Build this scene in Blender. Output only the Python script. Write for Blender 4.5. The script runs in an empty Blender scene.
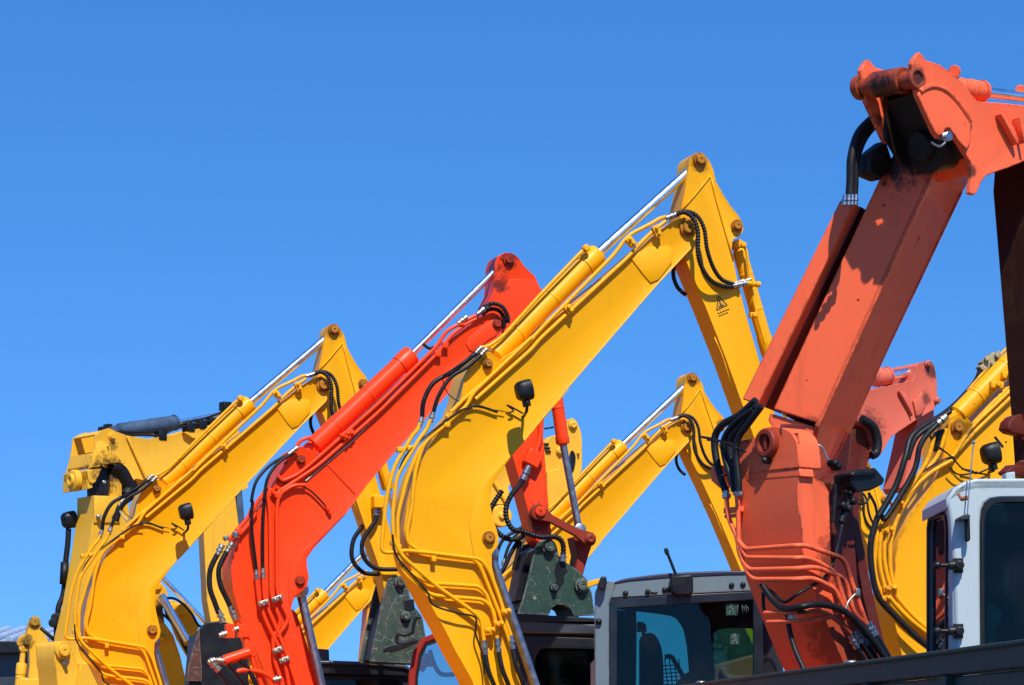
import bpy, bmesh, math, random
from mathutils import Vector, Matrix
from mathutils.geometry import tessellate_polygon
random.seed(4)
R = math.radians
C = bpy.context.scene.collection
FPX, HOR, CZ = 2688.0, 750.0, 1.7

# ------------------------------------------------------------------ frames
class Fr:
    """An upright plane in the yard: passes through (px0, depth Y0), turned by yaw; v is the distance behind it."""
    def __init__(s, px0, Y0, yaw):
        s.k0 = (px0 - 512) / FPX; s.X0 = s.k0 * Y0; s.Y0 = Y0
        s.c, s.s = math.cos(R(yaw)), math.sin(R(yaw)); s.yaw = yaw
        s.U = Vector((s.c, s.s, 0)); s.V = Vector((-s.s, s.c, 0)); s.xf = lambda x, y: (x, y)
    def __call__(s, px, py, v=0.0):
        px, py = s.xf(px, py)
        k = (px - 512) / FPX
        u = (k * s.Y0 - s.X0 + v * s.s + k * v * s.c) / (s.c - k * s.s)
        Y = s.Y0 + u * s.s + v * s.c
        return Vector((k * Y, Y, CZ + (HOR - py) * Y / FPX))
    def sub(s, xf):
        import copy
        f = copy.copy(s); f.xf = xf; return f

def Z(ox, oy, sc):
    def z(*pts): return [(ox + x / sc, oy + y / sc) for x, y in pts]
    return z
c1 = Z(0, 300, 3.425); c2 = Z(0, 485, 3.425); c3 = Z(180, 300, 3.425); c4 = Z(180, 485, 3.425)
c5 = Z(350, 230, 3.425); c6 = Z(350, 400, 3.425); c7 = Z(350, 520, 4.152); c8 = Z(480, 485, 3.425)
d1 = Z(540, 140, 2.74); d2 = Z(540, 340, 3.114); d3 = Z(580, 540, 4.725); d4 = Z(690, 380, 3.425)
d5 = Z(700, 520, 4.15); d6 = Z(824, 40, 3.425); d7 = Z(740, 180, 2.856); d8 = Z(824, 340, 3.425); d9 = Z(824, 485, 3.425)
e1 = Z(50, 400, 5.708); e2 = Z(150, 390, 5.708); e3 = Z(0, 565, 5.708); e4 = Z(140, 565, 5.708); e5 = Z(300, 565, 5.708)
e6 = Z(480, 390, 4.893); e7 = Z(850, 340, 3.937); e8 = Z(800, 420, 6.85); f1 = Z(200, 540, 4.724); f5 = Z(840, 40, 4.283)

def smooth(pts, n=4, closed=False):
    P = [Vector(p) for p in pts]; out = []; N = len(P)
    rng = range(N if closed else N - 1)
    for i in rng:
        if closed: a, b, c, d = P[i - 1], P[i], P[(i + 1) % N], P[(i + 2) % N]
        else: a, b, c, d = P[max(i - 1, 0)], P[i], P[i + 1], P[min(i + 2, N - 1)]
        for j in range(n):
            t = j / n
            out.append(.5 * ((2 * b) + (c - a) * t + (2 * a - 5 * b + 4 * c - d) * t * t + (3 * b - a - 3 * c + d) * t ** 3))
    if not closed: out.append(P[-1])
    return [tuple(p) for p in out] if len(P[0]) == 2 else out

def fillet(P, r, n=5):
    out = [P[0]]
    for i in range(1, len(P) - 1):
        a, b, c = P[i - 1], P[i], P[i + 1]
        la, lc = (a - b).length, (c - b).length
        d = min(r, la * .45, lc * .45)
        p, q = b + (a - b) * (d / max(la, 1e-6)), b + (c - b) * (d / max(lc, 1e-6))
        for j in range(n + 1):
            t = j / n
            out.append(p * (1 - t) ** 2 + b * 2 * t * (1 - t) + q * t * t)
    out.append(P[-1]); return out

# ------------------------------------------------------------------ mesh builder
class MB:
    def __init__(s): s.bm = bmesh.new()
    def poly(s, near, far, inset=0, push=0):
        """near/far: matching loops of world points -> closed prism; optional welded-edge rim on the near face"""
        bm = s.bm
        n = [bm.verts.new(p) for p in near]; f = [bm.verts.new(p) for p in far]
        N = len(n); fs = []
        for i in range(N):
            fs.append(bm.faces.new((n[i], n[(i + 1) % N], f[(i + 1) % N], f[i])))
        nf = bm.faces.new(n[::-1]); ff = bm.faces.new(f)
        bmesh.ops.recalc_face_normals(bm, faces=fs + [nf, ff])
        if inset:
            bmesh.ops.inset_individual(bm, faces=[nf], thickness=inset, depth=-push, use_even_offset=True)
        return s
    def plate(s, fr, pts, v0, v1, inset=0, push=0, at=None):
        if at is None: at = v0
        near = [fr(x, y, at) + fr.V * (v0 - at) for x, y in pts]
        off = fr.V * (v1 - v0)
        return s.poly(near, [p + off for p in near], inset, push)
    def prism(s, pts, off, inset=0, push=0):
        return s.poly(pts, [p + off for p in pts], inset, push)
    def box(s, c, ax, ay, az, sx, sy, sz):
        vs = []
        for i in (-1, 1):
            for j in (-1, 1):
                for k in (-1, 1):
                    vs.append(s.bm.verts.new(c + ax * (i * sx / 2) + ay * (j * sy / 2) + az * (k * sz / 2)))
        fs = [s.bm.faces.new([vs[q] for q in f]) for f in ((0, 1, 3, 2), (4, 6, 7, 5), (0, 4, 5, 1), (2, 3, 7, 6), (0, 2, 6, 4), (1, 5, 7, 3))]
        bmesh.ops.recalc_face_normals(s.bm, faces=fs)
        return s
    def lathe(s, o, axis, prof, seg=32):
        axis = axis.normalized()
        h = Vector((0, 0, 1)) if abs(axis.z) < .9 else Vector((1, 0, 0))
        a = axis.cross(h).normalized(); b = axis.cross(a)
        rings = []
        for t, r in prof:
            rings.append([s.bm.verts.new(o + axis * t + (a * math.cos(2 * math.pi * i / seg) + b * math.sin(2 * math.pi * i / seg)) * max(r, 1e-4)) for i in range(seg)])
        fs = []
        for p, q in zip(rings, rings[1:]):
            for i in range(seg):
                fs.append(s.bm.faces.new((p[i], p[(i + 1) % seg], q[(i + 1) % seg], q[i])))
        fs.append(s.bm.faces.new(rings[0][::-1])); fs.append(s.bm.faces.new(rings[-1]))
        bmesh.ops.recalc_face_normals(s.bm, faces=fs)
        return s
    def cyl(s, a, b, r, ch=.004, seg=28):
        L = (b - a).length
        return s.lathe(a, b - a, [(0, r - ch), (ch, r), (L - ch, r), (L, r - ch)], seg)
    def sweep(s, P, r, seg=12, ridges=0, sx=1.0):
        n = len(P); T = []
        for i in range(n):
            T.append((P[min(i + 1, n - 1)] - P[max(i - 1, 0)]).normalized())
        h = Vector((0, 1, 0)) if abs(T[0].y) < .9 else Vector((1, 0, 0))
        a = T[0].cross(h).normalized(); rings = []; d = 0
        for i in range(n):
            if i: d += (P[i] - P[i - 1]).length
            a = (a - T[i] * a.dot(T[i])).normalized(); b = T[i].cross(a)
            rr = r * (1 + (.13 * math.sin(d / ridges * 2 * math.pi) if ridges else 0))
            rings.append([s.bm.verts.new(P[i] + (a * math.cos(2 * math.pi * j / seg) + b * math.sin(2 * math.pi * j / seg)) * rr) for j in range(seg)])
        fs = []
        for p, q in zip(rings, rings[1:]):
            for j in range(seg):
                fs.append(s.bm.faces.new((p[j], p[(j + 1) % seg], q[(j + 1) % seg], q[j])))
        fs.append(s.bm.faces.new(rings[0][::-1])); fs.append(s.bm.faces.new(rings[-1]))
        bmesh.ops.recalc_face_normals(s.bm, faces=fs)
        return s
    def pipe(s, fr, pts, v, r, fr_=.07):
        vs = v if isinstance(v, (list, tuple)) else [v] * len(pts)
        return s.sweep(fillet([fr(x, y, w) for (x, y), w in zip(pts, vs)], fr_), r)
    def hose(s, fr, pts, v, r, ridges=0):
        vs = v if isinstance(v, (list, tuple)) else [v] * len(pts)
        P = smooth([fr(x, y, w) for (x, y), w in zip(pts, vs)], 10)
        if ridges:
            out = [P[0]]; step = ridges / 6
            for a, b in zip(P, P[1:]):
                k = max(1, int((b - a).length / step))
                for j in range(1, k + 1): out.append(a.lerp(b, j / k))
            P = out
        return s.sweep(P, r, 12, ridges)
    def pin(s, fr, p, r, v=0.0, out=.035):
        o = fr(p[0], p[1], v + .01)
        s.lathe(o, -fr.V, [(0, r), (out * .7, r), (out * .8, r * .96), (out * .8, r * .72), (out * 1.3, r * .72), (out * 1.45, r * .62), (out * 1.45, r * .2), (out * 1.3, r * .16)], 32)
        return s
    def islands(s):
        s.bm.verts.index_update(); s.bm.verts.ensure_lookup_table(); seen = {}; k = 0
        for v in s.bm.verts:
            if v.index in seen: continue
            st = [v]; seen[v.index] = k
            while st:
                x = st.pop()
                for e in x.link_edges:
                    o = e.other_vert(x)
                    if o.index not in seen: seen[o.index] = k; st.append(o)
            k += 1
        if k == 1: return [s.bm]
        subs = [bmesh.new() for _ in range(k)]; mp = {}
        for v in s.bm.verts: mp[v.index] = subs[seen[v.index]].verts.new(v.co)
        for f in s.bm.faces: subs[seen[f.verts[0].index]].faces.new([mp[v.index] for v in f.verts])
        return subs
    def build(s, name, mat, parent, bevel=0, label=None):
        if name in SPLIT:
            isl = s.islands()
            if len(isl) > 1:
                first = None
                for sub in isl:
                    q = MB(); q.bm.free(); q.bm = sub
                    first = q.build(name + ' ', mat, parent, bevel, label) if first is None else (q.build(name + ' ', mat, parent, bevel, label), first)[1]
                s.bm.free(); return first
        name = name.strip()
        me = bpy.data.meshes.new(name)
        root = parent
        while root is not None and root.parent: root = root.parent
        if root is not None:
            inv = (Matrix.Translation(root.location) @ Matrix.Rotation(root.rotation_euler.z, 4, 'Z')).inverted()
            s.bm.transform(inv)
        for f in s.bm.faces: f.smooth = True
        for e in s.bm.edges:
            if len(e.link_faces) == 2 and e.calc_face_angle(0) > R(34): e.smooth = False
        s.bm.to_mesh(me); s.bm.free()
        me.materials.append(mat)
        o = bpy.data.objects.new(name, me); C.objects.link(o); o.parent = parent
        if bevel:
            m = o.modifiers.new('Bevel', 'BEVEL'); m.width = bevel; m.segments = 2
            m.limit_method = 'ANGLE'; m.angle_limit = R(38); m.use_clamp_overlap = True
            m.harden_normals = False
        if label: o['label'] = label
        return o

SPLIT = {'stiffener_plate', 'bolt', 'rib', 'linkage', 'hose', 'cable', 'pipe_bracket', 'pin', 'weld_seam', 'lettering', 'hose_guide', 'rust_patch', 'curtain', 'hose_fitting', 'cylinder_bracket', 'slot', 'control_lever', 'hydraulic_pipe', 'hose_clamp', 'cable_tie'}
def thing(name, label, cat, fr=None, loc=None, group=None):
    o = bpy.data.objects.new(name, None); C.objects.link(o); o.empty_display_size = .3
    if fr: o.location = (fr.X0, fr.Y0, 0); o.rotation_euler = (0, 0, R(fr.yaw))
    if loc: o.location = loc
    o['label'] = label; o['category'] = cat
    if group: o['group'] = group
    return o

# ------------------------------------------------------------------ materials
def nodes(name):
    m = bpy.data.materials.new(name); m.use_nodes = True
    nt = m.node_tree; b = nt.nodes['Principled BSDF']
    return m, nt, b
def N(nt, t, **kw):
    n = nt.nodes.new(t)
    for k, v in kw.items():
        if isinstance(k, str) and k in n.inputs: n.inputs[k].default_value = v
        else: setattr(n, k, v)
    return n
def ramp(nt, src, a, b, lo=0.0, hi=1.0):
    r = N(nt, 'ShaderNodeMapRange'); r.inputs['From Min'].default_value = a; r.inputs['From Max'].default_value = b
    r.inputs['To Min'].default_value = lo; r.inputs['To Max'].default_value = hi
    nt.links.new(src, r.inputs['Value']); return r.outputs['Result']
def mathn(nt, op, a, b):
    n = N(nt, 'ShaderNodeMath'); n.operation = op
    for i, x in enumerate((a, b)):
        if isinstance(x, (int, float)): n.inputs[i].default_value = x
        else: nt.links.new(x, n.inputs[i])
    return n.outputs[0]
def mixc(nt, fac, a, b):
    n = N(nt, 'ShaderNodeMix'); n.data_type = 'RGBA'
    for i, x in ((0, fac), (6, a), (7, b)):
        if isinstance(x, (int, float)): n.inputs[i].default_value = x
        elif isinstance(x, tuple): n.inputs[i].default_value = (*x, 1)
        else: nt.links.new(x, n.inputs[i])
    return n.outputs[2]

def edge(nt, rad):
    bv = N(nt, 'ShaderNodeBevel'); bv.samples = 4; bv.inputs['Radius'].default_value = rad
    g = N(nt, 'ShaderNodeNewGeometry'); d = N(nt, 'ShaderNodeVectorMath'); d.operation = 'DOT_PRODUCT'
    nt.links.new(bv.outputs[0], d.inputs[0]); nt.links.new(g.outputs['Normal'], d.inputs[1])
    return ramp(nt, d.outputs['Value'], .995, .90)
def paint(name, col, grime=.5, rough=.38, chips=.5, stains_shade=(), root=None, fade=.12, rust=(.10, .035, .012)):
    m, nt, b = nodes(name); L = nt.links.new
    tc = N(nt, 'ShaderNodeTexCoord').outputs['Object']
    def noise(sc, det=5, rg=.6, vec=tc):
        n = N(nt, 'ShaderNodeTexNoise'); n.inputs['Scale'].default_value = sc; n.inputs['Detail'].default_value = det
        n.inputs['Roughness'].default_value = rg; L(vec, n.inputs['Vector']); return n.outputs['Fac']
    big = noise(1.7); mid = noise(7, 6, .65); fine = noise(60, 4, .7)
    mp = N(nt, 'ShaderNodeMapping'); mp.inputs['Scale'].default_value = (14, 14, 1.1); L(tc, mp.inputs['Vector'])
    streak = noise(1.0, 6, .6, mp.outputs['Vector'])
    pale = (min(1, col[0] * .9 + .08), min(1, col[1] * .92 + .05), col[2] * .95 + .012); deep = tuple(c * .80 for c in col)
    c = mixc(nt, ramp(nt, big, .35, .68), deep if False else tuple(x * .94 for x in col), col)
    c = mixc(nt, mathn(nt, 'MULTIPLY', ramp(nt, mid, .45, .75), fade), c, pale)
    st = mathn(nt, 'MULTIPLY', ramp(nt, streak, .56, .74), mathn(nt, 'MULTIPLY', ramp(nt, big, .42, .62), .38 * grime))
    c = mixc(nt, st, c, tuple(x * .35 + .02 for x in col))
    dust = mathn(nt, 'MULTIPLY', ramp(nt, mid, .50, .70), mathn(nt, 'MULTIPLY', ramp(nt, fine, .45, .6), .22 * grime))
    c = mixc(nt, dust, c, (.16, .10, .05))
    sp = noise(26, 3, .75)
    ch = mathn(nt, 'MULTIPLY', ramp(nt, sp, .735 - .03 * chips, .755 - .03 * chips), min(1, .9 * chips + .1))
    c = mixc(nt, ch, c, rust)
    runs = mathn(nt, 'MULTIPLY', ramp(nt, noise(2.2, 5, .6, mp.outputs['Vector']), .63, .70), mathn(nt, 'MULTIPLY', ramp(nt, noise(3.1), .50, .60), .55 * grime))
    c = mixc(nt, runs, c, tuple(x * .3 + y for x, y in zip(col, (.02, .010, .006))))
    ed = mathn(nt, 'MULTIPLY', edge(nt, .012 + .008 * chips), ramp(nt, noise(22, 5, .7), .60 - .14 * chips, .66 - .14 * chips))
    c = mixc(nt, mathn(nt, 'MULTIPLY', ed, min(.9, .35 + .5 * chips)), c, tuple(x * .8 for x in rust))
    for pt, rad, amt in stains_shade:  # dark spots: stains, and painted shade in the orange hinge head
        if root is not None:
            pt = (Matrix.Translation(root.location) @ Matrix.Rotation(root.rotation_euler.z, 4, 'Z')).inverted() @ pt
        vm = N(nt, 'ShaderNodeVectorMath'); vm.operation = 'DISTANCE'; L(tc, vm.inputs[0]); vm.inputs[1].default_value = pt
        d = mathn(nt, 'ADD', vm.outputs['Value'], mathn(nt, 'MULTIPLY', mathn(nt, 'SUBTRACT', noise(16, 8, .75), .5), rad * 2.4))
        f = mathn(nt, 'MULTIPLY', ramp(nt, d, rad, rad * .5), amt)
        c = mixc(nt, f, c, (.018, .012, .010))
    L(c, b.inputs['Base Color'])
    rr = mathn(nt, 'ADD', mathn(nt, 'MULTIPLY', mid, .22), mathn(nt, 'ADD', mathn(nt, 'MULTIPLY', st, .5), rough - .08))
    L(rr, b.inputs['Roughness'])
    bp = N(nt, 'ShaderNodeBump'); bp.inputs['Strength'].default_value = .12; bp.inputs['Distance'].default_value = .004
    L(mathn(nt, 'ADD', mathn(nt, 'MULTIPLY', fine, .4), mid), bp.inputs['Height']); L(bp.outputs['Normal'], b.inputs['Normal'])
    b.inputs['Specular IOR Level'].default_value = .24
    return m

def plain(name, col, rough=.5, metal=0, var=.25, scale=12, spec=.5, bump=.1):
    m, nt, b = nodes(name); L = nt.links.new
    tc = N(nt, 'ShaderNodeTexCoord').outputs['Object']
    n = N(nt, 'ShaderNodeTexNoise'); n.inputs['Scale'].default_value = scale; n.inputs['Detail'].default_value = 6; L(tc, n.inputs['Vector'])
    c = mixc(nt, ramp(nt, n.outputs['Fac'], .3, .7), tuple(x * (1 - var) for x in col), tuple(min(1, x * (1 + var)) for x in col))
    L(c, b.inputs['Base Color']); L(ramp(nt, n.outputs['Fac'], .3, .7, rough * .8, min(1, rough * 1.25)), b.inputs['Roughness'])
    b.inputs['Metallic'].default_value = metal; b.inputs['Specular IOR Level'].default_value = spec
    if bump:
        bp = N(nt, 'ShaderNodeBump'); bp.inputs['Strength'].default_value = bump; bp.inputs['Distance'].default_value = .003
        L(n.outputs['Fac'], bp.inputs['Height']); L(bp.outputs['Normal'], b.inputs['Normal'])
    return m

def coupler_mat(name, base, alt, rustc, amt):
    m, nt, b = nodes(name); L = nt.links.new
    tc = N(nt, 'ShaderNodeTexCoord').outputs['Object']
    def noise(sc, det=6, rg=.65):
        n = N(nt, 'ShaderNodeTexNoise'); n.inputs['Scale'].default_value = sc; n.inputs['Detail'].default_value = det
        n.inputs['Roughness'].default_value = rg; L(tc, n.inputs['Vector']); return n.outputs['Fac']
    c = mixc(nt, ramp(nt, noise(5), .4, .62), base, alt)
    c = mixc(nt, mathn(nt, 'MULTIPLY', ramp(nt, noise(13, 10, .8), .58, .62), amt), c, rustc)
    v = N(nt, 'ShaderNodeTexVoronoi'); v.feature = 'DISTANCE_TO_EDGE'; v.inputs['Scale'].default_value = 14; L(tc, v.inputs['Vector'])
    sc = mathn(nt, 'MULTIPLY', ramp(nt, v.outputs['Distance'], .03, .0), ramp(nt, noise(11), .52, .60))
    c = mixc(nt, mathn(nt, 'MULTIPLY', sc, .8), c, (.42, .42, .36))
    sp = ramp(nt, noise(45), .62, .68); c = mixc(nt, mathn(nt, 'MULTIPLY', sp, .7), c, (.30, .31, .27))
    ee = mathn(nt, 'MULTIPLY', edge(nt, .02), ramp(nt, noise(18), .42, .55))
    c = mixc(nt, mathn(nt, 'MULTIPLY', ee, .8), c, (.24, .23, .20))
    L(c, b.inputs['Base Color']); b.inputs['Roughness'].default_value = .55
    bp = N(nt, 'ShaderNodeBump'); bp.inputs['Strength'].default_value = .35; bp.inputs['Distance'].default_value = .006
    L(noise(30), bp.inputs['Height']); L(bp.outputs['Normal'], b.inputs['Normal'])
    return m

def glass_mat(name, tint, refl=.12, rough=.02):
    m, nt, b = nodes(name); L = nt.links.new
    nt.nodes.remove(b); out = nt.nodes['Material Output']
    tr = N(nt, 'ShaderNodeBsdfTransparent'); tr.inputs['Color'].default_value = (*tint, 1)
    gl = N(nt, 'ShaderNodeBsdfGlossy'); gl.inputs['Roughness'].default_value = rough; gl.inputs['Color'].default_value = (.9, .95, 1, 1)
    fr = N(nt, 'ShaderNodeFresnel'); fr.inputs['IOR'].default_value = 1.27
    df = N(nt, 'ShaderNodeBsdfDiffuse'); df.inputs['Color'].default_value = (.35, .33, .28, 1)
    tc = N(nt, 'ShaderNodeTexCoord').outputs['Object']
    n = N(nt, 'ShaderNodeTexNoise'); n.inputs['Scale'].default_value = 5; n.inputs['Detail'].default_value = 8; L(tc, n.inputs['Vector'])
    mx = N(nt, 'ShaderNodeMixShader'); L(mathn(nt, 'ADD', fr.outputs[0], refl), mx.inputs[0]); L(tr.outputs[0], mx.inputs[1]); L(gl.outputs[0], mx.inputs[2])
    m2 = N(nt, 'ShaderNodeMixShader'); L(ramp(nt, n.outputs['Fac'], .5, .8, .0, .02), m2.inputs[0]); L(mx.outputs[0], m2.inputs[1]); L(df.outputs[0], m2.inputs[2])
    L(m2.outputs[0], out.inputs['Surface']); return m

YEL = (.84, .38, .001); YPALE = (.80, .42, .028); RED = (.84, .052, .006); CORAL = (.88, .13, .045)
STEEL = plain('chrome', (.90, .91, .92), .22, 1, .08, 20, .5, .02)
DSTEEL = plain('dull_steel', (.36, .38, .40), .38, 1, .1, 20, .5, .04)
FIT = plain('zinc_fitting', (.42, .40, .33), .45, 1, .25, 40)
RUB = plain('rubber_hose', (.006, .006, .007), .5, 0, .4, 30, .3, .1)
BLK = plain('black_plastic', (.006, .007, .008), .45, 0, .35, 15, .3)
DARK = plain('dark_paint', (.009, .010, .012), .42, 0, .35, 6, .3)
GREASE_SHADE = plain('grease_and_shade_steel', (.010, .006, .005), .5, 0, .6, 9, .3)  # grease, with the hinge head's inner shade painted into the near-black
WORN_SHADE = paint('worn_shaded_dark_red', (.11, .014, .009), 1.2, .5, 1.0)  # worn paint; its dark tone also stands in for shade on some parts
CHAR = plain('charcoal_paint', (.032, .037, .045), .4, 0, .25, 4)
GUN = plain('blue_grey_barrel', (.045, .075, .12), .35, 0, .25, 8)
GREEN = coupler_mat('green_coupler_paint', (.008, .035, .022), (.016, .05, .032), (.14, .05, .02), .55)
MOTT = coupler_mat('worn_coupler_paint', (.012, .038, .024), (.045, .062, .045), (.15, .055, .018), .7)
RUSTY = coupler_mat('rusty_bucket_steel', (.10, .028, .012), (.05, .018, .01), (.02, .012, .01), .6)
WHITE = paint('white_cab_paint', (.41, .48, .49), .55, .35, .35, (), None, .1)
GREYW = paint('grey_cab_paint', (.13, .18, .20), 1.2, .4, .9, (), None, .2)
NAVY = paint('navy_roof_paint', (.020, .024, .05), .6, .35, .4, (), None, .1)
GLS = glass_mat('tinted_glass', (.22, .50, .46), .0)
GLS2 = glass_mat('clear_tinted_glass', (.55, .66, .66), .10)
YDEC = plain('yellow_lamp_trim', (.7, .35, .02), .5)
PINY = paint('worn_yellow_pin', (.50, .19, .008), 1.2, .5, 1.3, fade=0)
PINR = paint('worn_red_pin', (.42, .03, .008), 1.2, .5, 1.3, fade=0)
LINK = paint('worn_link_paint', (.26, .028, .012), 1.3, .5, 1.3, fade=0)
BARR = paint('barrier_paint', (.016, .040, .036), .2, .6, .15, (), None, .15)

# ------------------------------------------------------------------ shared components
def hydraulic(fr, a, b, c, v, r, rr, mat, parent, name='arm_cylinder', tail=True, rod=STEEL, collar=.14, eye=True):
    A, B = fr(*a, v), fr(*b, v); L = (B - A).length; ax = (B - A)
    m = MB()
    m.lathe(A, ax, [(0, r * .7), (.02, r), (L - collar, r), (L - collar, r * 1.09), (L - .015, r * 1.09), (L, r * .98), (L, rr * 1.15), (L + .012, rr * 1.15)], 40)
    for t in (.22, .55):
        m.lathe(A + ax * t, ax, [(0, r), (.004, r * 1.045), (.022, r * 1.045), (.026, r)], 40)
    if tail:
        m.lathe(A - ax.normalized() * .03 - fr.V * (r * .55), fr.V, [(0, r * .72), (.004, r * .8), (r * 1.1, r * .8)], 28)
    o = m.build(name, mat, parent)
    if c:
        Cc = fr(*c, v); m = MB(); m.cyl(B - (Cc - B).normalized() * .02, Cc, rr, .002, 32)
        if eye: m.lathe(Cc - fr.V * rr * 1.3, fr.V, [(0, rr * 1.5), (.004, rr * 1.7), (rr * 2.6 - .004, rr * 1.7), (rr * 2.6, rr * 1.5)], 28)
        m.build('piston_rod', rod, o)
    return o

def clamp(fr, p, q, v, parent, mat, w=.045, n=3, name='pipe_clamp', bolt=True):
    """a clamp block lying across pipes, from pixel p to pixel q"""
    P, Q = fr(*p, v), fr(*q, v); d = (Q - P); L = d.length; d.normalize(); t = d.cross(fr.V).normalized()
    m = MB(); m.box((P + Q) / 2, d, t, fr.V, L, w, .045)
    for i in range(n):
        o = P.lerp(Q, (i + .5) / n) - fr.V * .02
        m.lathe(o, -fr.V, [(0, .014), (.02, .014), (.026, .010)], 6 if bolt else 12)
    return m.build(name, mat, parent, .004)

def fitting(fr, p, q, v, r, parent, mat=FIT, name='hose_fitting'):
    P, Q = fr(*p, v), fr(*q, v); L = (Q - P).length; m = MB()
    m.lathe(P, Q - P, [(0, r), (L * .35, r), (L * .36, r * 1.35), (L * .55, r * 1.35), (L * .56, r * .85), (L * .7, r * .85), (L * .71, r * 1.25), (L, r * 1.2)], 6 if r > .1 else 14)
    return m.build(name, mat, parent)

def work_lamp(fr, p, v, parent, size=.14, arm=None, wire=None, name='work_lamp'):
    o = fr(*p, v); U, V, W = fr.U, fr.V, Vector((0, 0, 1))
    W2 = (W * .97 - U * .22).normalized(); U2 = (U * .97 + W * .22).normalized()
    m = MB()
    s = size / 2
    for k, (a, b, d) in enumerate(((.0, 1.0, 1.0), (.5, .96, .96), (.85, .74, .74))):
        pass
    loops = []
    prof = [(-.50, .55), (-.48, .72), (-.30, .92), (.10, 1.0), (.45, 1.0), (.50, .94)]
    for t, k in prof:
        loop = []
        for i in range(20):
            an = 2 * math.pi * i / 20; cx, cy = math.cos(an), math.sin(an)
            q = (abs(cx) ** 3.2 + abs(cy) ** 3.2) ** (-1 / 3.2)
            loop.append(m.bm.verts.new(o + (V * cx * q * s + W2 * cy * q * s * 1.15) * k + U2 * (t * size * .85)))
        loops.append(loop)
    fs = []
    for a, b in zip(loops, loops[1:]):
        for i in range(20): fs.append(m.bm.faces.new((a[i], a[(i + 1) % 20], b[(i + 1) % 20], b[i])))
    fs += [m.bm.faces.new(loops[0][::-1]), m.bm.faces.new(loops[-1])]
    bmesh.ops.recalc_face_normals(m.bm, faces=fs)
    lamp = m.build(name, BLK, parent)
    ln = MB(); ln.lathe(o + U2 * size * .425, U2, [(0, s * .86), (.006, s * .8), (.01, s * .4)], 24); ln.build('lens', GLS2, lamp)
    if arm:
        m = MB(); a = o - W2 * s * 1.0; e = fr(*arm, 0)
        mid = Vector((a.x, a.y, e.z)) * .6 + a * .4
        m.sweep(fillet([a, a - W2 * .05, mid - W2 * .03, e - fr.V * .02, e + fr.V * .01], .03), .011)
        m.box(a - W2 * .02, U2, V, W2, .05, .04, .06)
        m.lathe(a - W2 * .03 - V * .035, V, [(0, .018), (.07, .018)], 12)
        m.build('bracket', BLK, lamp, .003)
    if wire:
        m = MB(); m.hose(fr, wire, [-.03] * (len(wire)), .006); m.build('wire', RUB, lamp)
    return lamp

def house(root, u, v, l, w, mat, zt=1.9):
    """upper body and crawler tracks: they stand below the picture but carry the boom"""
    M = Matrix.Translation(root.location) @ Matrix.Rotation(root.rotation_euler.z, 4, 'Z')
    U, V, W = (M.to_3x3() @ Vector(a) for a in ((1, 0, 0), (0, 1, 0), (0, 0, 1)))
    c = M @ Vector((u, v, 0))
    m = MB(); m.box(c + W * ((zt + .95) / 2), U, V, W, l, w, zt - .95); m.box(c - U * (l / 2 + .12) + W * 1.3, U, V, W, .3, w * .9, .7)
    m.build('upper_body', mat, root, .06)
    m = MB(); m.lathe(c + W * .7, W, [(0, .5), (.25, .5)], 32); m.build('slew_ring', DARK, root)
    for s in (-1, 1):
        m = MB(); o = c + V * s * (w / 2 - .2) - V * .19
        n = 28; r = .32; h = l / 2 - r; loop = []
        for i in range(n):
            a = 2 * math.pi * i / n
            loop.append(o + U * (math.cos(a) * r + (h if math.cos(a) > 0 else -h)) + W * (r + math.sin(a) * r))
        m.prism(loop, V * .38, .03, .02)
        for t in (-.6, -.3, 0, .3, .6): m.lathe(o + U * (t * h * 1.3) + W * .18 - V * .01, V, [(0, .1), (.4, .1)], 16)
        m.build('track', DARK, root, .01)
    return root

def sim(src, dst, sc, rot=0):
    c, s = math.cos(R(rot)) * sc, math.sin(R(rot)) * sc
    return lambda x, y: (dst[0] + (x - src[0]) * c - (y - src[1]) * s, dst[1] + (x - src[0]) * s + (y - src[1]) * c)

# ------------------------------------------------------------------ the yellow machines of one make
DB = [(660, 231), (672, 222), (684, 217), (693, 221), (698, 233), (692, 248), (678, 263), (661, 281), (640, 305), (571, 385), (525, 440), (510, 457), (497, 475), (490, 488), (489, 503), (492, 517), (495, 527), (498, 538), (496, 546), (490, 553), (491, 566), (497, 588), (506, 622), (516, 655), (526, 690), (545, 745),
      (496, 750), (472, 680), (456, 652), (444, 628), (433, 609), (421, 586), (410, 566), (405, 548), (404, 528), (408, 500), (415, 474), (430, 445), (446, 424), (456, 412)]
DB2 = [(462, 396), (464, 380), (470, 366), (478, 353), (490, 352), (500, 360), (512, 352), (550, 322), (600, 283), (635, 253)]
DST = d1((412, 50), (418, 41), (427, 35), (440, 35), (454, 44), (466, 60), (475, 80), (482, 112), (500, 145), (522, 180), (545, 208), (556, 228), (558, 248), (547, 263), (529, 272), (525, 300), (540, 380), (565, 480), (600, 600), (640, 740), (690, 920), (700, 990), (690, 1040), (660, 1050), (636, 1010), (610, 880), (560, 740), (510, 600), (455, 460), (400, 330), (383, 240), (388, 185), (400, 125), (408, 70))

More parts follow.
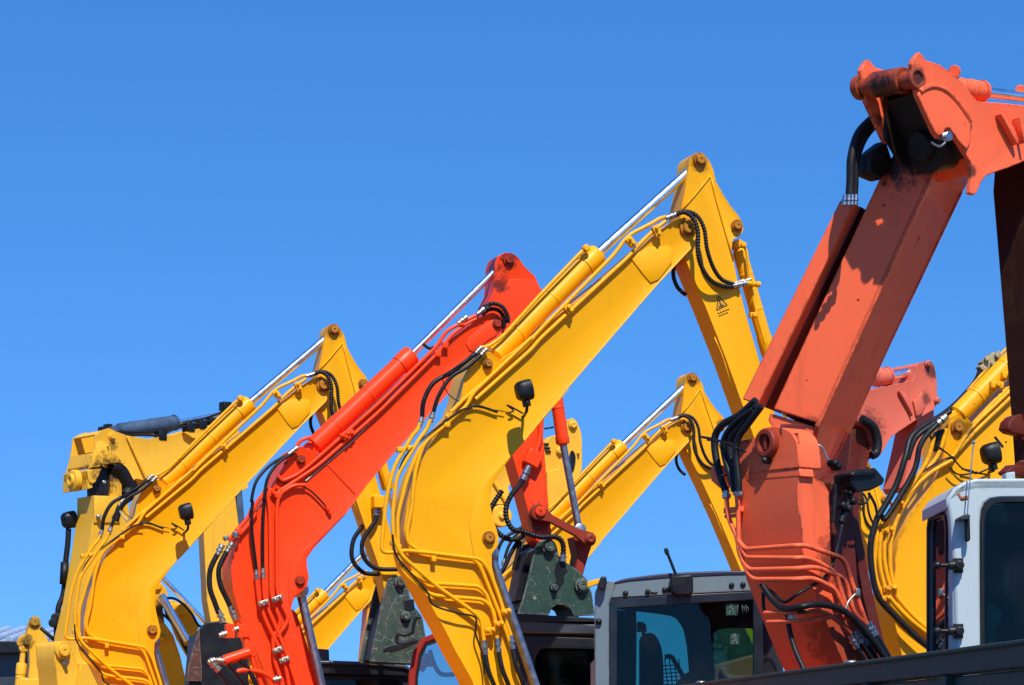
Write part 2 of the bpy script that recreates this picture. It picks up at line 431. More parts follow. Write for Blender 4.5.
def yellow_machine(label, pxY, scale, tip, brot=0, srot=0, mat=None, detail=2, yaw=18, rod_end=None, stains_shade=(), stick_len=True, grp='yellow excavators', hoses=True, prot=0):
    px0, Y0 = pxY
    F = Fr(px0, Y0, yaw)
    root = thing('excavator', label, 'excavator', F, group=grp)
    fb = F.sub(sim((687, 228), tip, scale, brot)); fs = F.sub(sim((687, 228), tip, scale, srot))
    st = [(fs(699, 160, .06), .10, .55), (fb(687, 228, 0), .07, .5), (fs(736, 226, .06), .06, .45), (fb(487, 364, 0), .05, .35)] + [(F(*q, 0), r_, a_) for q, r_, a_ in stains_shade]
    pm = mat or paint('yellow_boom_paint', YEL, .55, .36, .35, st, root)
    W = .34
    # boom
    m = MB(); m.plate(fb, DB + DB2, 0, W, .016, .007)
    boom = m.build('boom', pm, root, .004)
    m = MB(); m.plate(fb, d1((248, 322), (262, 312), (300, 292), (352, 290), (366, 300), (362, 336), (326, 382), (304, 392), (286, 372)), -.004, .02)
    m.plate(fb, smooth([(560, 398), (535, 428), (512, 452), (489, 475), (477, 494), (470, 520), (472, 545), (480, 580), (486, 600)], 4)[:: 1] + [(500, 600), (492, 566), (492, 554), (498, 546), (499, 538), (496, 527), (493, 517), (490, 503), (491, 488), (498, 475), (511, 457), (526, 440), (570, 388)], -.002, .02)
    m.build('stiffener_plate', pm, boom, .004)
    for q, r_ in (((687, 228), .062), ((488, 538), .047), ((487, 364), .036)):
        m = MB(); m.pin(fb, q, r_); m.build('pin', PINY, boom)
    # pipes that run up the boom
    P = .028; r = .0145
    runs = [
        (c5((240, 660), (232, 685)) + c6((215, 120), (150, 230), (125, 330), (110, 480), (108, 522), (150, 522), (190, 515), (285, 525), (450, 545), (480, 590), (520, 700)) + c7((650, 430), (668, 480)), -.035),
        (c5((275, 650), (262, 685)) + c6((240, 130), (160, 260), (145, 400), (150, 480), (178, 535), (300, 640)) + c7((500, 372), (545, 410), (556, 500)), -.045),
        (c5((345, 620)) + c6((345, 60), (240, 160), (195, 270), (162, 400), (165, 500)) + c7((215, 215), (330, 312), (555, 330), (596, 372), (612, 500)), -.03),
        (c5((620, 370)) + c5((420, 560)) + c6((400, 20), (330, 82), (250, 150), (222, 250), (210, 380), (195, 450), (198, 492), (240, 517), (300, 528)) + c7((345, 142), (520, 165), (545, 200), (640, 440), (668, 520)), -.03),
        (d1((352, 210), (330, 214), (300, 232), (240, 262), (205, 312), (0, 520)) + c5((600, 400), (400, 570), (330, 640)), -.02),
        (d1((345, 222), (315, 245), (275, 282), (245, 318), (0, 545)) + c5((620, 410), (430, 580)), -.02),
    ]
    runs += [(c7((250, 215), (262, 225), (330, 262), (535, 275), (565, 305), (600, 400), (612, 470)), -.03)]
    for pts, v in (runs if detail > 1 else runs[2:6]):
        m = MB(); m.pipe(fb, pts, v, r); m.build('hydraulic_pipe', pm, boom)
    for a, b, v in (((566, 306), (571, 313), -.03), ((654, 226), (659, 237), -.03), ((627, 238), (634, 246), -.03)):
        clamp(fb, a, b, v, boom, pm, .05, 2)
    m = MB(); m.box(fb(433, 559, -.02), fb.U, fb.V, Vector((0, 0, 1)), .035, .06, .04); m.box(fb(397, 548, -.02), fb.U, fb.V, Vector((0, 0, 1)), .05, .06, .05)
    for q in c6((150, 490), (205, 165), (170, 170), (330, 85)): m.box(fb(*q, -.025), fb.U, fb.V, Vector((0, 0, 1)), .045, .05, .035)
    m.build('pipe_bracket', pm, boom, .004)
    if detail > 1:
        for a, b in (((560, 462), (600, 455)), ((600, 436), (635, 428)), ((630, 386), (665, 376))):
            a, b = c7(a, b); clamp(fb, a, b, -.05, boom, pm, .04, 2)
        for i, (x, y, x2, y2) in enumerate(((556, 500, 562, 560), (612, 490, 618, 548), (668, 480, 676, 535))):
            a, b = c7((x, y), (x2, y2)); fitting(fb, a, b, -.035, .017, boom, DSTEEL)
            e = c7((x2, y2), (x2 + 14, y2 + 70), (x2 + 44, y2 + 150), (x2 + 70, y2 + 260))
            m = MB(); m.hose(fb, e, [-.035, -.05, -.04, .0], .017); m.build('hose', RUB, boom)
        m = MB(); m.hose(fb, c7((178, 60), (182, 110), (200, 160), (270, 240), (322, 300), (345, 352), (440, 385), (520, 405), (522, 470), (550, 560), (560, 640)), -.055, .007); m.build('cable', RUB, boom)
        m = MB(); m.hose(fb, c6((420, 30), (370, 40), (230, 150), (180, 210), (160, 290), (145, 400), (150, 480)), -.05, .006); m.build('cable', RUB, boom)
    # hoses by the cylinder foot
    for k, pts in enumerate((c5((247, 640), (253, 585), (285, 525), (345, 488), (395, 452), (430, 422)), c5((285, 625), (305, 565), (345, 505), (400, 470), (448, 428)))):
        m = MB(); m.hose(fb, pts, [-.03, -.045, -.05, -.05, -.04, -.03], .0165 if k == 0 else .0145); m.build('hose', RUB, boom)
        fitting(fb, pts[0], (pts[0][0] - 3, pts[0][1] + 10), -.03, .016, boom, FIT); fitting(fb, pts[-1], (pts[-1][0] + 6, pts[-1][1] - 6), -.03, .015, boom, FIT)
    if detail > 1:
        m = MB(); m.hose(fb, c5((430, 412), (395, 450), (330, 490), (318, 515), (345, 570), (420, 602), (530, 622)), [-.04, -.06, -.07, -.06, -.03, -.02, -.02], .0035); m.build('cable', RUB, boom)
        m = MB(); m.hose(fb, c5((365, 628), (400, 610), (440, 603), (505, 624)), -.02, .009); m.build('cable', RUB, boom)
    # tip pipes & corrugated hoses to the arm
    if hoses:
        a, b = d1((345, 214), (376, 203)); fitting(fb, a, b, -.03, .017, boom, DSTEEL)
        for pts, vv, rr in ((d1((374, 204), (396, 198), (420, 215), (432, 250), (433, 310), (444, 350), (468, 385), (500, 400), (528, 402)), [-.04, -.06, -.08, -.09, -.08, -.06, -.03, .0, .02], .0165),
                            (d1((378, 200), (405, 196), (432, 210), (450, 245), (458, 300), (475, 350), (498, 382), (530, 395)), [-.02, -.03, -.05, -.06, -.05, -.02, .0, .02], .015),
                            (d1((385, 300), (368, 345), (366, 375), (378, 405), (400, 425)), [.2, .2, .2, .2, .2], .015)):
            m = MB(); m.hose(fb, pts, vv, rr, .022); m.build('corrugated_hose', RUB, boom)
    # work lamp
    if detail > 1:
        lp = c5((595, 550))[0]
        work_lamp(fb, lp, -.26, boom, .125, arm=c5((592, 640))[0], wire=c5((592, 628), (560, 610), (538, 600), (560, 618), (545, 625)))
    # arm cylinder
    cyl_m = pm
    re = rod_end or fs(699, 160, .1)
    A = (494, 357); B = (598, 253)
    hv = W / 2 - .05
    Fp = F  # rod end needs px of arm
    q = fs.xf(697, 164) if rod_end is None else rod_end
    f0 = F
    a_, b_ = fb.xf(*A), fb.xf(*B)
    cy = hydraulic(f0, a_, b_, q, hv, .071, .033, pm, root)
    m = MB(); m.pipe(fb, d1((125, 297), (108, 312), (0, 425)) + c5((520, 368), (475, 398), (452, 402)), hv - .085, .013)
    o = fb(*d1((125, 297))[0], hv - .085); m.lathe(o - fb.V * .03, fb.V, [(0, .018), (.01, .026), (.05, .026), (.06, .018)], 16)
    m.build('cylinder_pipe', pm, cy)
    # arm
    m = MB(); m.plate(fs, DST, .05, W - .05, .014, .006); arm = m.build('arm', pm, root, .004)
    m = MB(); m.pipe(fs, d1((390, 190), (425, 150), (466, 98)), .05, .007); m.pipe(fs, d1((468, 98), (482, 160), (505, 240), (530, 330)), .05, .006)
    m.pipe(fs, d1((478, 540), (500, 590), (530, 690)), .05, .005)
    m.build('weld_seam', pm, arm)
    for q_, r_ in (((699, 160), .05), ((736, 226), .042)):
        m = MB(); m.pin(fs, q_, r_, .05); m.build('pin', PINY, arm)
    # bucket cylinder
    if detail > 1:
        cy = hydraulic(fs, d1((545, 300))[0], d1((628, 590))[0], d1((716, 900))[0], W / 2, .052, .026, pm, root, 'bucket_cylinder')
        m = MB(); m.pipe(fs, d1((548, 282), (566, 300), (575, 380), (582, 420), (592, 470), (618, 560)), .07, .010)
        for q_ in d1((552, 288), (584, 480), (575, 388)):
            o = fs(*q_, .07); m.box(o, fs.U, fs.V, Vector((0, 0, 1)), .06, .05, .035); m.lathe(o - fs.V * .04, fs.V, [(0, .018), (.03, .02)], 12)
        m.build('cylinder_pipe', pm, cy, .003)
        a, b = d1((528, 400), (566, 392)); fitting(fs, a, b, .02, .017, arm, DSTEEL)
        a, b = d1((566, 392), (602, 396)); fitting(fs, a, b, .02, .018, arm, pm)
        a, b = d1((530, 394), (578, 382)); fitting(fs, a, b, .03, .014, arm, FIT)
        # warning sign
        dm = MB()
        tri = d1((489, 428), (484, 466), (513, 452))
        dm.plate(fs, tri, .0545, .0555 + .001); dec = dm.build('warning_sticker', YDEC, arm)
        dm = MB()
        for a, b in ((0, 1), (1, 2), (2, 0)):
            dm.sweep([fs(*tri[a], .054), fs(*tri[b], .054)], .003, 6)
        dm.pipe(fs, d1((491, 438), (494, 450), (499, 455)), .054, .004); dm.pipe(fs, d1((489, 458), (503, 452)), .054, .004)
        for k in range(2):
            for j in range(5 - k):
                x, y = 487 + j * 6.5 + k * 3, 474 - j * 2.6 + k * 7
                dm.plate(fs, d1((x, y), (x + 4.6, y - 2), (x + 5, y + 1), (x + .4, y + 3)), .0535, .056)
        dm.build('marking', BLK, dec)
    # boom cylinder (rod on the hollow side)
    A0, B0 = fb.xf(490, 553), fb.xf(537, 690)
    cy = hydraulic(F, fb.xf(560, 770), B0, A0, W * .35, .058, .032, pm, root, 'boom_cylinder', rod=DSTEEL)
    return root, F, fb, fs, boom, arm, pm

G1 = 'excavators parked in a row with raised booms'
d_root, dF, dfb, dfs, d_boom, d_arm, ypm = yellow_machine('largest yellow excavator in the middle, its boom crossing in front of the red one', (532, 18.9), 1, (687, 228), grp=G1)
b_root, bF, bfb, bfs, b_boom, b_arm, bpm = yellow_machine('yellow excavator left of the red one, with a worn mottled coupler on its arm', (220, 23.4), .812, (323, 385), 2.2, .8, grp=G1)
e_root, eF, efb, efs, e_boom, e_arm, epm = yellow_machine('smaller yellow excavator behind, its arm coming down behind the silver framed cab', (585, 26.4), .715, (686, 427), 0, -3.2, grp=G1, detail=1)
h_root, hF, hfb, hfs, h_boom, h_arm, hpm = yellow_machine('small yellow excavator low between the red boom and the big yellow boom', (300, 31), .60, (378, 578), 0, 27, grp=G1, detail=1, rod_end=(364, 553), hoses=False)
m_root, mF, mfb, mfs, m_boom, m_arm, mpm = yellow_machine('yellow excavator mostly hidden behind the large faded orange boom, arm top by its black lamp', (800, 34), .52, (858, 500), 0, 2, grp=G1, detail=1)
house(d_root, -.7, .6, 3.0, 2.0, ypm); house(b_root, -.7, .6, 3.0, 2.0, bpm); house(e_root, -.7, .6, 3.0, 2.0, epm)
house(h_root, -.7, .6, 3.0, 2.0, hpm); house(m_root, -.7, .6, 3.0, 2.0, mpm)

def coupler(F, fx, parent, plate, holes, pins, mat, v0, v1, body=None, bmat=DARK):
    m = MB(); m.plate(fx, plate, v0, v0 + .03); m.plate(fx, plate, v1 - .03, v1, at=v0)
    o = m.build('quick_coupler', mat, parent, .004)
    m = MB()
    if body: m.plate(fx, body, v0 + .03, v1 - .03, at=v0)
    for q, r_ in pins: m.cyl(fx(*q, v0), fx(*q, v0) + fx.V * (v1 - v0 - .03), r_ * .6)
    m.build('coupler_core', bmat, o, .004)
    for q, r_ in pins:
        m = MB(); m.pin(fx, q, r_, v0, .05); m.build('coupler_pin', mat, o)
    m = MB()
    for pl in holes: m.plate(fx, pl, v0 - .006, v0 + .01)
    if holes: m.build('latch', bmat, o, .004)
    return o

# the coupler of the yellow machine to the left of the red one
cp = e5((500, 85), (535, 58), (590, 66), (612, 110), (628, 180), (655, 240), (700, 300), (720, 420), (715, 565), (560, 560), (400, 552), (415, 470), (445, 330), (470, 190))
bc = coupler(bF, bF, b_root, cp, [e5((590, 200), (650, 195), (655, 250), (610, 270), (640, 300), (625, 330), (580, 330), (575, 290), (600, 265))], [(e5((565, 97))[0], .05), (e5((598, 292))[0], .045)], MOTT, .03, .42,
             e5((520, 130), (640, 260), (700, 380), (700, 540), (420, 540), (450, 380)))
for pts, vv in ((c6((95, 372), (88, 410), (62, 450), (42, 490), (48, 540), (88, 576), (165, 580)), .0), (c6((45, 430), (12, 480), (8, 545), (45, 590), (100, 596)), .12)):
    m = MB(); m.hose(bF, pts, vv, .020); m.build('hose', RUB, b_arm)
m = MB(); m.box(bF(*c6((95, 350))[0], .0), bF.U, bF.V, Vector((0, 0, 1)), .10, .12, .11); m.build('hose_block', bpm, b_arm, .008)
a, b = c6((92, 370), (90, 395)); fitting(bF, a, b, .0, .02, b_arm, DSTEEL)
# its cab roof, and the lamp on it
m = MB(); zq = e5((170, 548), (480, 552), (600, 575), (640, 610), (660, 720), (640, 900), (40, 900), (30, 600), (60, 552))
Fc = Fr(360, 25.0, 6)
m.plate(Fc, e5((-40, 552), (170, 548), (470, 558), (600, 575), (640, 615), (640, 640), (-60, 620)), 0, 1.1)
m.plate(Fc, e5((60, 620), (620, 628), (640, 900), (660, 1000), (-60, 1000), (-60, 620)), .05, 1.05)
bcab = m.build('cab', DARK, b_root, .02)
m = MB(); m.plate(Fc, e5((-50, 549), (170, 545), (480, 556), (610, 572), (650, 612), (640, 620), (600, 592), (470, 578), (170, 566), (-50, 570)), -.03, 1.13); m.build('roof_edge', CHAR, bcab, .01)
m = MB(); m.plate(Fc, e5((35, 485), (110, 478), (165, 482), (168, 548), (35, 552)), .1, .3); m.build('lamp_box', CHAR, bcab, .01)
m = MB(); m.plate(Fc, e5((120, 660), (560, 650), (600, 690), (600, 900), (120, 900)), .035, .06); m.build('window', GLS, bcab)

# work cab of the big yellow machine: dark roof and a rounded window opening
Fd = Fr(550, 20.6, 4)
m = MB()
out = c8((60, 448), (115, 440), (250, 443), (392, 455), (420, 458), (420, 900), (60, 900))
m.plate(Fd, c8((40, 452), (115, 440), (392, 455), (520, 462), (520, 470), (40, 466)), -.03, 1.1)
m.plate(Fd, c8((40, 512), (520, 530), (520, 562), (60, 548)), 0, .05)
m.plate(Fd, c8((60, 540), (150, 540), (185, 600), (185, 900), (60, 900)), 0, .05)
m.plate(Fd, smooth(c8((150, 540), (400, 556), (400, 562), (230, 558), (205, 568), (190, 595), (185, 640), (180, 640)), 2), .002, .048)
m.plate(Fd, c8((40, 470), (520, 478), (520, 900), (40, 900)), 1.0, 1.05)
dcab = m.build('cab', DARK, d_root, .008)
m = MB(); m.plate(Fd, c8((40, 466), (120, 462), (392, 476), (520, 482), (520, 520), (392, 512), (120, 506), (40, 510)), -.012, 1.02); m.build('roof_band', CHAR, dcab, .01)
m = MB(); m.plate(Fd, c8((186, 562), (520, 562), (520, 900), (186, 900)), .02, .026); m.build('window', GLS, dcab)

# ------------------------------------------------------------------ the red machine
F = Fr(300, 21.2, 18)
r_root = thing('excavator', 'bright red excavator with its boom between the two front yellow ones', 'excavator', F, group=G1)
rst = [(F(509, 260, .05), .09, .75), (F(500, 285, .05), .08, .8), (F(497, 268, .15), .12, .95), (F(540, 520, .05), .14, .8), (F(589, 540, .0), .1, .6), (F(556, 556, .2), .25, .8)]
rpm = paint('red_boom_paint', RED, .35, .34, .2, rst, r_root, .05)
W = .36
boomp = c5((530, 318), (533, 335), (520, 362), (490, 385)) + [(478, 372), (459, 382), (430, 414), (392, 456), (367, 485), (346, 514), (327, 534), (314, 548), (307, 558), (307, 566), (309, 577), (307, 587), (301, 593), (294, 598), (291, 608), (296, 625), (304, 652), (312, 680), (335, 745),
     (296, 750), (275, 698), (266, 675), (259, 658), (249, 635), (239, 612), (233, 591), (231, 570), (233, 555), (240, 538), (250, 521), (265, 500), (276, 480), (284, 466), (287, 456), (293, 449), (302, 446), (310, 452), (318, 458), (380, 402), (438, 349), (478, 319)] + c5((460, 292), (490, 282), (518, 294))
m = MB(); m.plate(F, boomp, 0, W, .015, .006); boom = m.build('boom', rpm, r_root, .004)
m = MB(); m.plate(F, c5((398, 390), (402, 372), (440, 340), (500, 298), (515, 300), (528, 325), (500, 362), (470, 380), (430, 420), (408, 412)), -.004, .01)
m.plate(F, smooth([(346, 513), (330, 525), (316, 540), (300, 552), (292, 568), (288, 585), (289, 600), (291, 609)], 3) + [(294, 597), (301, 592), (306, 587), (308, 577), (306, 566), (306, 558), (314, 546), (327, 533)], -.004, .01)
m.pipe(F, c3((500, 558), (600, 665)), .003, .005)
m.build('stiffener_plate', rpm, boom, .003)
for q, r_ in ((c5((502, 322))[0], .042), ((299.5, 581), .043), (c3((413, 548))[0], .038), (c3((360, 560))[0], .012)):
    m = MB(); m.pin(F, q, r_, 0, .03); m.build('pin', PINR, boom)
r = .0155
for pts, v in (
    (c4((262, 318), (270, 400), (300, 480), (345, 565), (366, 640), (385, 760)), -.04),
    (c4((285, 318), (290, 400), (320, 465), (352, 545), (372, 600), (400, 685), (430, 790)), -.04),
    (c4((270, 50), (300, 30), (308, 90), (312, 385), (345, 462), (338, 492), (318, 520)), -.03),
    (c4((430, 0)) + c4((390, 0), (338, 32), (331, 90), (332, 378), (372, 455), (362, 480), (332, 520)), -.03),
    (c4((318, 520), (322, 600), (345, 660), (365, 780)), -.035),
    (c4((250, 70), (235, 110), (200, 150), (165, 190)), -.02), (c4((260, 95), (240, 130), (205, 170), (180, 200)), -.02),
    (c3((335, 600), (350, 620), (400, 600), (450, 560), (685, 350)) + c5((300, 395), (330, 345), (375, 322), (432, 292)), -.025),
    (c3((330, 640), (345, 652), (470, 570), (685, 380)) + c5((310, 412), (345, 362), (400, 320), (440, 300)), -.02),
    (c3((400, 500), (412, 482), (440, 470), (456, 482)), .05),
    (c3((345, 652), (325, 670)) + c4((310, 10), (270, 45), (240, 110)), -.03)):
    m = MB(); m.pipe(F, pts, v, r, .09); m.build('hydraulic_pipe', rpm, boom)
for pts, v in ((c3((430, 620), (600, 475)) + c5((150, 560), (270, 450)), .0),):
    m = MB(); m.pipe(F, pts, v, .008); m.build('steel_tube', FIT, boom)
for a, b in (((268, 410), (302, 398)), ((314, 396), (350, 382)), ((340, 606), (374, 592)), ((318, 572), (350, 558))):
    a, b = c4(a, b); clamp(F, a, b, -.055, boom, FIT, .04, 2)
for a, b in (((548, 470), (580, 455)), ((595, 450), (560, 478))):
    a, b = c3(a, b); clamp(F, a, b, -.03, boom, rpm, .05, 2)
m = MB()
for q in c5((325, 395), (300, 425), (380, 318)) + c4((300, 30), (335, 35), (200, 160)): m.box(F(*q, -.02), F.U, F.V, Vector((0, 0, 1)), .05, .05, .05)
m.build('pipe_bracket', rpm, boom, .004)
for a, b in (((262, 290), (263, 322)), ((284, 285), (286, 318)), ((372, 528), (402, 505))):
    f_ = c3 if a[0] == 372 else c4
    a, b = f_(a, b); fitting(F, a, b, -.04, .016, boom)
for pts, vv in ((c3((372, 528), (310, 565), (262, 620), (245, 685)) + c4((248, 60), (246, 150), (262, 290)), [-.04, -.08, -.12, -.12, -.1, -.08, -.04]),
                (c3((388, 524), (335, 560), (300, 612), (288, 680)) + c4((288, 60), (284, 150), (284, 285)), [-.04, -.08, -.1, -.1, -.09, -.07, -.04])):
    m = MB(); m.hose(F, pts, vv, .0125); m.build('hose', RUB, boom)
# big hoses and valve block at the elbow
for pts in (c4((128, 238), (104, 290), (102, 350), (118, 400), (133, 440)), c4((160, 228), (134, 285), (138, 340), (160, 390), (180, 432))):
    m = MB(); m.hose(F, pts, -.06, .021); m.build('hose', RUB, boom)
for a, b in (((128, 240), (145, 205)), ((160, 230), (180, 198)), ((130, 428), (148, 470)), ((172, 415), (190, 460)), ((160, 190), (155, 175)), ((192, 180), (190, 160)), ((135, 515), (160, 508)), ((178, 498), (200, 492))):
    a, b = c4(a, b); fitting(F, a, b, -.06, .021, boom, FIT)
m = MB()
m.cyl(F(*c4((150, 602))[0], -.06), F(*c4((240, 572))[0], -.06), .042); m.cyl(F(*c4((128, 606))[0], -.06), F(*c4((152, 600))[0], -.06), .026)
m.box(F(*c4((170, 500))[0], -.04), F.U, F.V, Vector((0, 0, 1)), .07, .08, .11); m.box(F(*c4((215, 500))[0], -.03), F.U, F.V, Vector((0, 0, 1)), .09, .08, .10)
m.box(F(*c4((235, 562))[0], -.02), F.U, F.V, Vector((0, 0, 1)), .08, .08, .12)
m.pipe(F, c4((190, 640), (225, 632), (280, 640), (320, 662), (345, 720)), -.07, .02); m.pipe(F, c4((190, 470), (225, 520), (245, 590), (280, 690), (300, 780)), -.04, .02)
m.pipe(F, c4((205, 460), (240, 520), (262, 600), (300, 700)), -.02, .012)
m.build('valve_block', rpm, boom, .006)
for a, b in (((98, 608), (120, 600)), ((122, 600), (150, 604)), ((100, 600), (135, 635)), ((318, 668), (345, 664))):
    a, b = c4(a, b); fitting(F, a, b, -.08, .024, boom, FIT)
for pts in (c4((130, 630), (160, 670), (200, 740)), c4((165, 610), (200, 650), (260, 730)), c4((205, 600), (240, 640), (275, 720))):
    m = MB(); m.hose(F, pts, -.07, .02); m.build('hose', RUB, boom)
m = MB(); m.hose(F, c3((332, 612), (345, 622), (400, 632), (445, 652), (485, 690)) + c4((505, 80),), -.02, .007); m.build('cable', RUB, boom)
m = MB(); m.hose(F, c5((250, 390), (270, 405), (285, 400)), -.02, .012); m.build('cable_plug', RUB, boom)
a, b = c4((500, 72), (515, 98)); fitting(F, a, b, -.015, .013, boom, rpm)
# arm hoses at the tip
for pts, vv in ((c5((438, 285), (462, 262), (490, 252), (520, 262), (538, 290), (542, 318)), [-.03, -.05, -.07, -.08, -.07, -.05]), (c5((452, 290), (478, 272), (508, 275), (526, 300), (528, 335)), [-.02, -.03, -.04, -.04, -.02])):
    m = MB(); m.hose(F, pts, vv, .017, .024); m.build('corrugated_hose', RUB, boom)
a, b = c5((370, 320), (400, 298)); fitting(F, a, b, -.03, .018, boom); a, b = c5((436, 288), (478, 256)); fitting(F, a, b, -.045, .019, boom, DSTEEL)
hydraulic(F, (313, 447), (412, 354), (500, 266), W / 2 - .05, .076, .027, rpm, r_root)
armp = [(495, 264), (498, 256), (505, 252.5), (512, 253), (518, 257), (525, 267), (535, 276), (541, 290), (547, 330), (545, 380), (542, 421), (546, 472), (549, 512), (552, 538), (545, 546), (536, 540), (522, 488), (513, 457), (505, 430), (495, 380), (486, 345), (487, 305), (493, 293), (495, 276)]
m = MB(); m.plate(F, armp, .05, W - .05, .014, .005); arm = m.build('arm', rpm, r_root, .004)
m = MB(); m.plate(F, c5((502, 250), (548, 168), (634, 168), (660, 210), (655, 330), (560, 420), (500, 380)), .044, .07); m.build('stiffener_plate', rpm, arm, .004)
for q, r_, v in (((508, 260), .046, .05), ((539, 512), .06, -.01)):
    m = MB(); m.pin(F, q, r_, v); m.build('pin', rpm, arm)
a, b = e6((262, 300), (232, 372)); 
m = MB(); m.box(F(*e6((258, 335))[0], .02), (F.U - Vector((0, 0, .5))).normalized(), F.V, (Vector((0, 0, 1)) + F.U * .5).normalized(), .13, .09, .13); m.pipe(F, e6((300, 110), (296, 240), (270, 310)), .03, .022)
m.build('hose_block', rpm, arm, .01)
a, b = e6((240, 372), (208, 440)); fitting(F, a, b, .0, .026, arm, DSTEEL)
for pts, vv in ((e6((212, 435), (190, 470), (150, 520), (128, 575), (130, 630), (160, 680)) + c8((150, 160), (205, 178), (258, 178), (283, 200), (285, 250)), [0, -.02, -.05, -.07, -.08, -.08, -.08, -.08, -.06, -.04, -.02]),
                (c8((75, 20), (40, 75), (35, 110), (55, 155), (90, 183), (130, 185), (150, 170)), .25)):
    m = MB(); m.hose(F, pts, vv, .021, .026); m.build('corrugated_hose', RUB, arm)
a, b = c8((285, 235), (283, 262)); fitting(F, a, b, -.02, .024, arm, DSTEEL)
for pts in (c8((132, 190), (105, 235), (85, 280), (65, 310)), c8((138, 192), (128, 240), (115, 290))):
    m = MB(); m.hose(F, pts, .3, .018); m.build('hose', RUB, arm)
hydraulic(F, (551, 360), (563, 444), (579, 530), .16, .052, .03, rpm, r_root, 'bucket_cylinder', rod=DSTEEL, collar=.06)
# bucket linkage: two-eyed link
def link(fr, a, b, ra, rb, w, v0, v1, mat, parent, name='link'):
    A, B = fr(*a, v0), fr(*b, v0); d = (B - A).normalized(); n = d.cross(fr.V).normalized(); L = []
    for i in range(13):
        t = math.pi / 2 + math.pi * i / 12; L.append(A + (d * math.cos(t) + n * math.sin(t)) * ra)
    L.append(A.lerp(B, .25) - n * w); L.append(A.lerp(B, .75) - n * w)
    for i in range(13):
        t = -math.pi / 2 + math.pi * i / 12; L.append(B + (d * math.cos(t) + n * math.sin(t)) * rb)
    L.append(A.lerp(B, .75) + n * w); L.append(A.lerp(B, .25) + n * w)
    m = MB(); m.prism(L, fr.V * (v1 - v0)); o = m.build(name, mat, parent, .006)
    m = MB(); m.pin(fr, a, ra * .55, v0, .02); m.pin(fr, b, rb * .8, v0, .03); m.build('pin', mat, o); return o
link(F, (539, 512), (589.5, 539), .066, .06, .032, -.03, .02, LINK, r_root)
link(F, (539, 512), (589.5, 539), .066, .06, .032, .32, .37, LINK, r_root)
m = MB(); m.plate(F, c8((322, 178), (350, 170), (388, 195), (372, 240), (352, 312), (322, 305), (335, 240)), .08, .26)
m.build('tipping_link', LINK, r_root, .006)
gp = c8((190, 214), (202, 194), (222, 186), (245, 190), (262, 206), (272, 248), (300, 268), (330, 288), (362, 318), (384, 370), (394, 447), (322, 449), (312, 425), (290, 411), (265, 409), (247, 420), (236, 446), (130, 441), (145, 395), (165, 320))
coupler(F, F, r_root, gp, [c8((262, 262), (296, 275), (300, 295), (286, 310), (290, 330), (262, 370), (240, 365), (238, 345), (262, 330), (256, 300))], [(c8((232, 212))[0], .06), (c8((345, 345))[0], .062), (c8((250, 352))[0], .03)], GREEN, .0, .42,
        c8((170, 310), (250, 290), (330, 330), (360, 400), (340, 420), (290, 400), (240, 410), (220, 430), (150, 425)))
m = MB(); m.plate(F, c8((200, 205), (190, 250), (165, 320), (148, 395), (120, 400), (140, 300), (160, 230)), .12, .36); m.build('arm_foot', DARK, arm, .01)
hydraulic(F, (340, 760), (324, 697), (300, 590), .12, .06, .036, rpm, r_root, 'boom_cylinder', rod=DSTEEL)
m = MB(); m.plate(F, c4((385, 425), (400, 440), (440, 560), (470, 685), (485, 760), (455, 760)), .2, .24); m.build('guard_plate', rpm, r_root, .004)
house(r_root, -.6, .6, 3.0, 2.0, rpm)
# red cab
Fr_ = Fr(430, 22.6, 0)
def rect_frame(m, fr, outer, inner, v0, v1):
    """closed ring between two same-length loops"""
    o0 = [fr(x, y, v0) for x, y in outer]; i0 = [fr(x, y, v0) for x, y in inner]; off = fr.V * (v1 - v0); bm = m.bm
    A = [bm.verts.new(p) for p in o0]; B = [bm.verts.new(p) for p in i0]; A2 = [bm.verts.new(p + off) for p in o0]; B2 = [bm.verts.new(p + off) for p in i0]
    n = len(A); fs = []
    for i in range(n):
        j = (i + 1) % n
        for q in ((A[i], A[j], B[j], B[i]), (A2[i], B2[i], B2[j], A2[j]), (A[i], A2[i], A2[j], A[j]), (B[i], B[j], B2[j], B2[i])): fs.append(bm.faces.new(q))
    bmesh.ops.recalc_face_normals(bm, faces=fs)
darkred = paint('cab_red_paint', (.30, .02, .012), .5, .4, .3)
o_ = c7((240, 900), (243, 640), (262, 545), (300, 490), (350, 470), (700, 462), (700, 900)); i_ = c7((268, 880), (272, 650), (287, 560), (312, 512), (355, 496), (680, 490), (680, 880))
m = MB(); rect_frame(m, Fr_, o_, i_, 0, .06); m.plate(Fr_, c7((300, 490), (350, 468), (700, 460), (700, 475), (352, 484), (312, 500)), 0, 1.2); m.plate(Fr_, c7((243, 660), (258, 660), (258, 900), (243, 900)), .07, 1.2)
rcab = m.build('cab', darkred, r_root, .012)
i2 = c7((278, 860), (282, 655), (297, 568), (320, 522), (358, 508), (670, 502), (670, 860))
m = MB(); rect_frame(m, Fr_, i_, i2, .01, .05); m.build('window_seal', BLK, rcab)
m = MB(); m.plate(Fr_, i2, .03, .036); m.build('window', GLS2, rcab)
m = MB(); m.cyl(Fr_(*c7((330, 560))[0], .4), Fr_(*c7((290, 625))[0], .4), .035); m.cyl(Fr_(*c7((345, 600))[0], .4), Fr_(*c7((285, 600))[0], .4), .02); m.hose(Fr_, c7((330, 540), (350, 600), (380, 640), (440, 640)), .3, .02)
m.build('control_lever', rpm, rcab, .004)
m = MB(); m.hose(Fr_, e5((690, 298), (660, 305), (648, 350), (640, 385), (600, 400), (560, 395), (558, 440), (620, 440), (660, 425)), -.05, .014)
mo = m.build('mirror_arm', BLK, rcab)
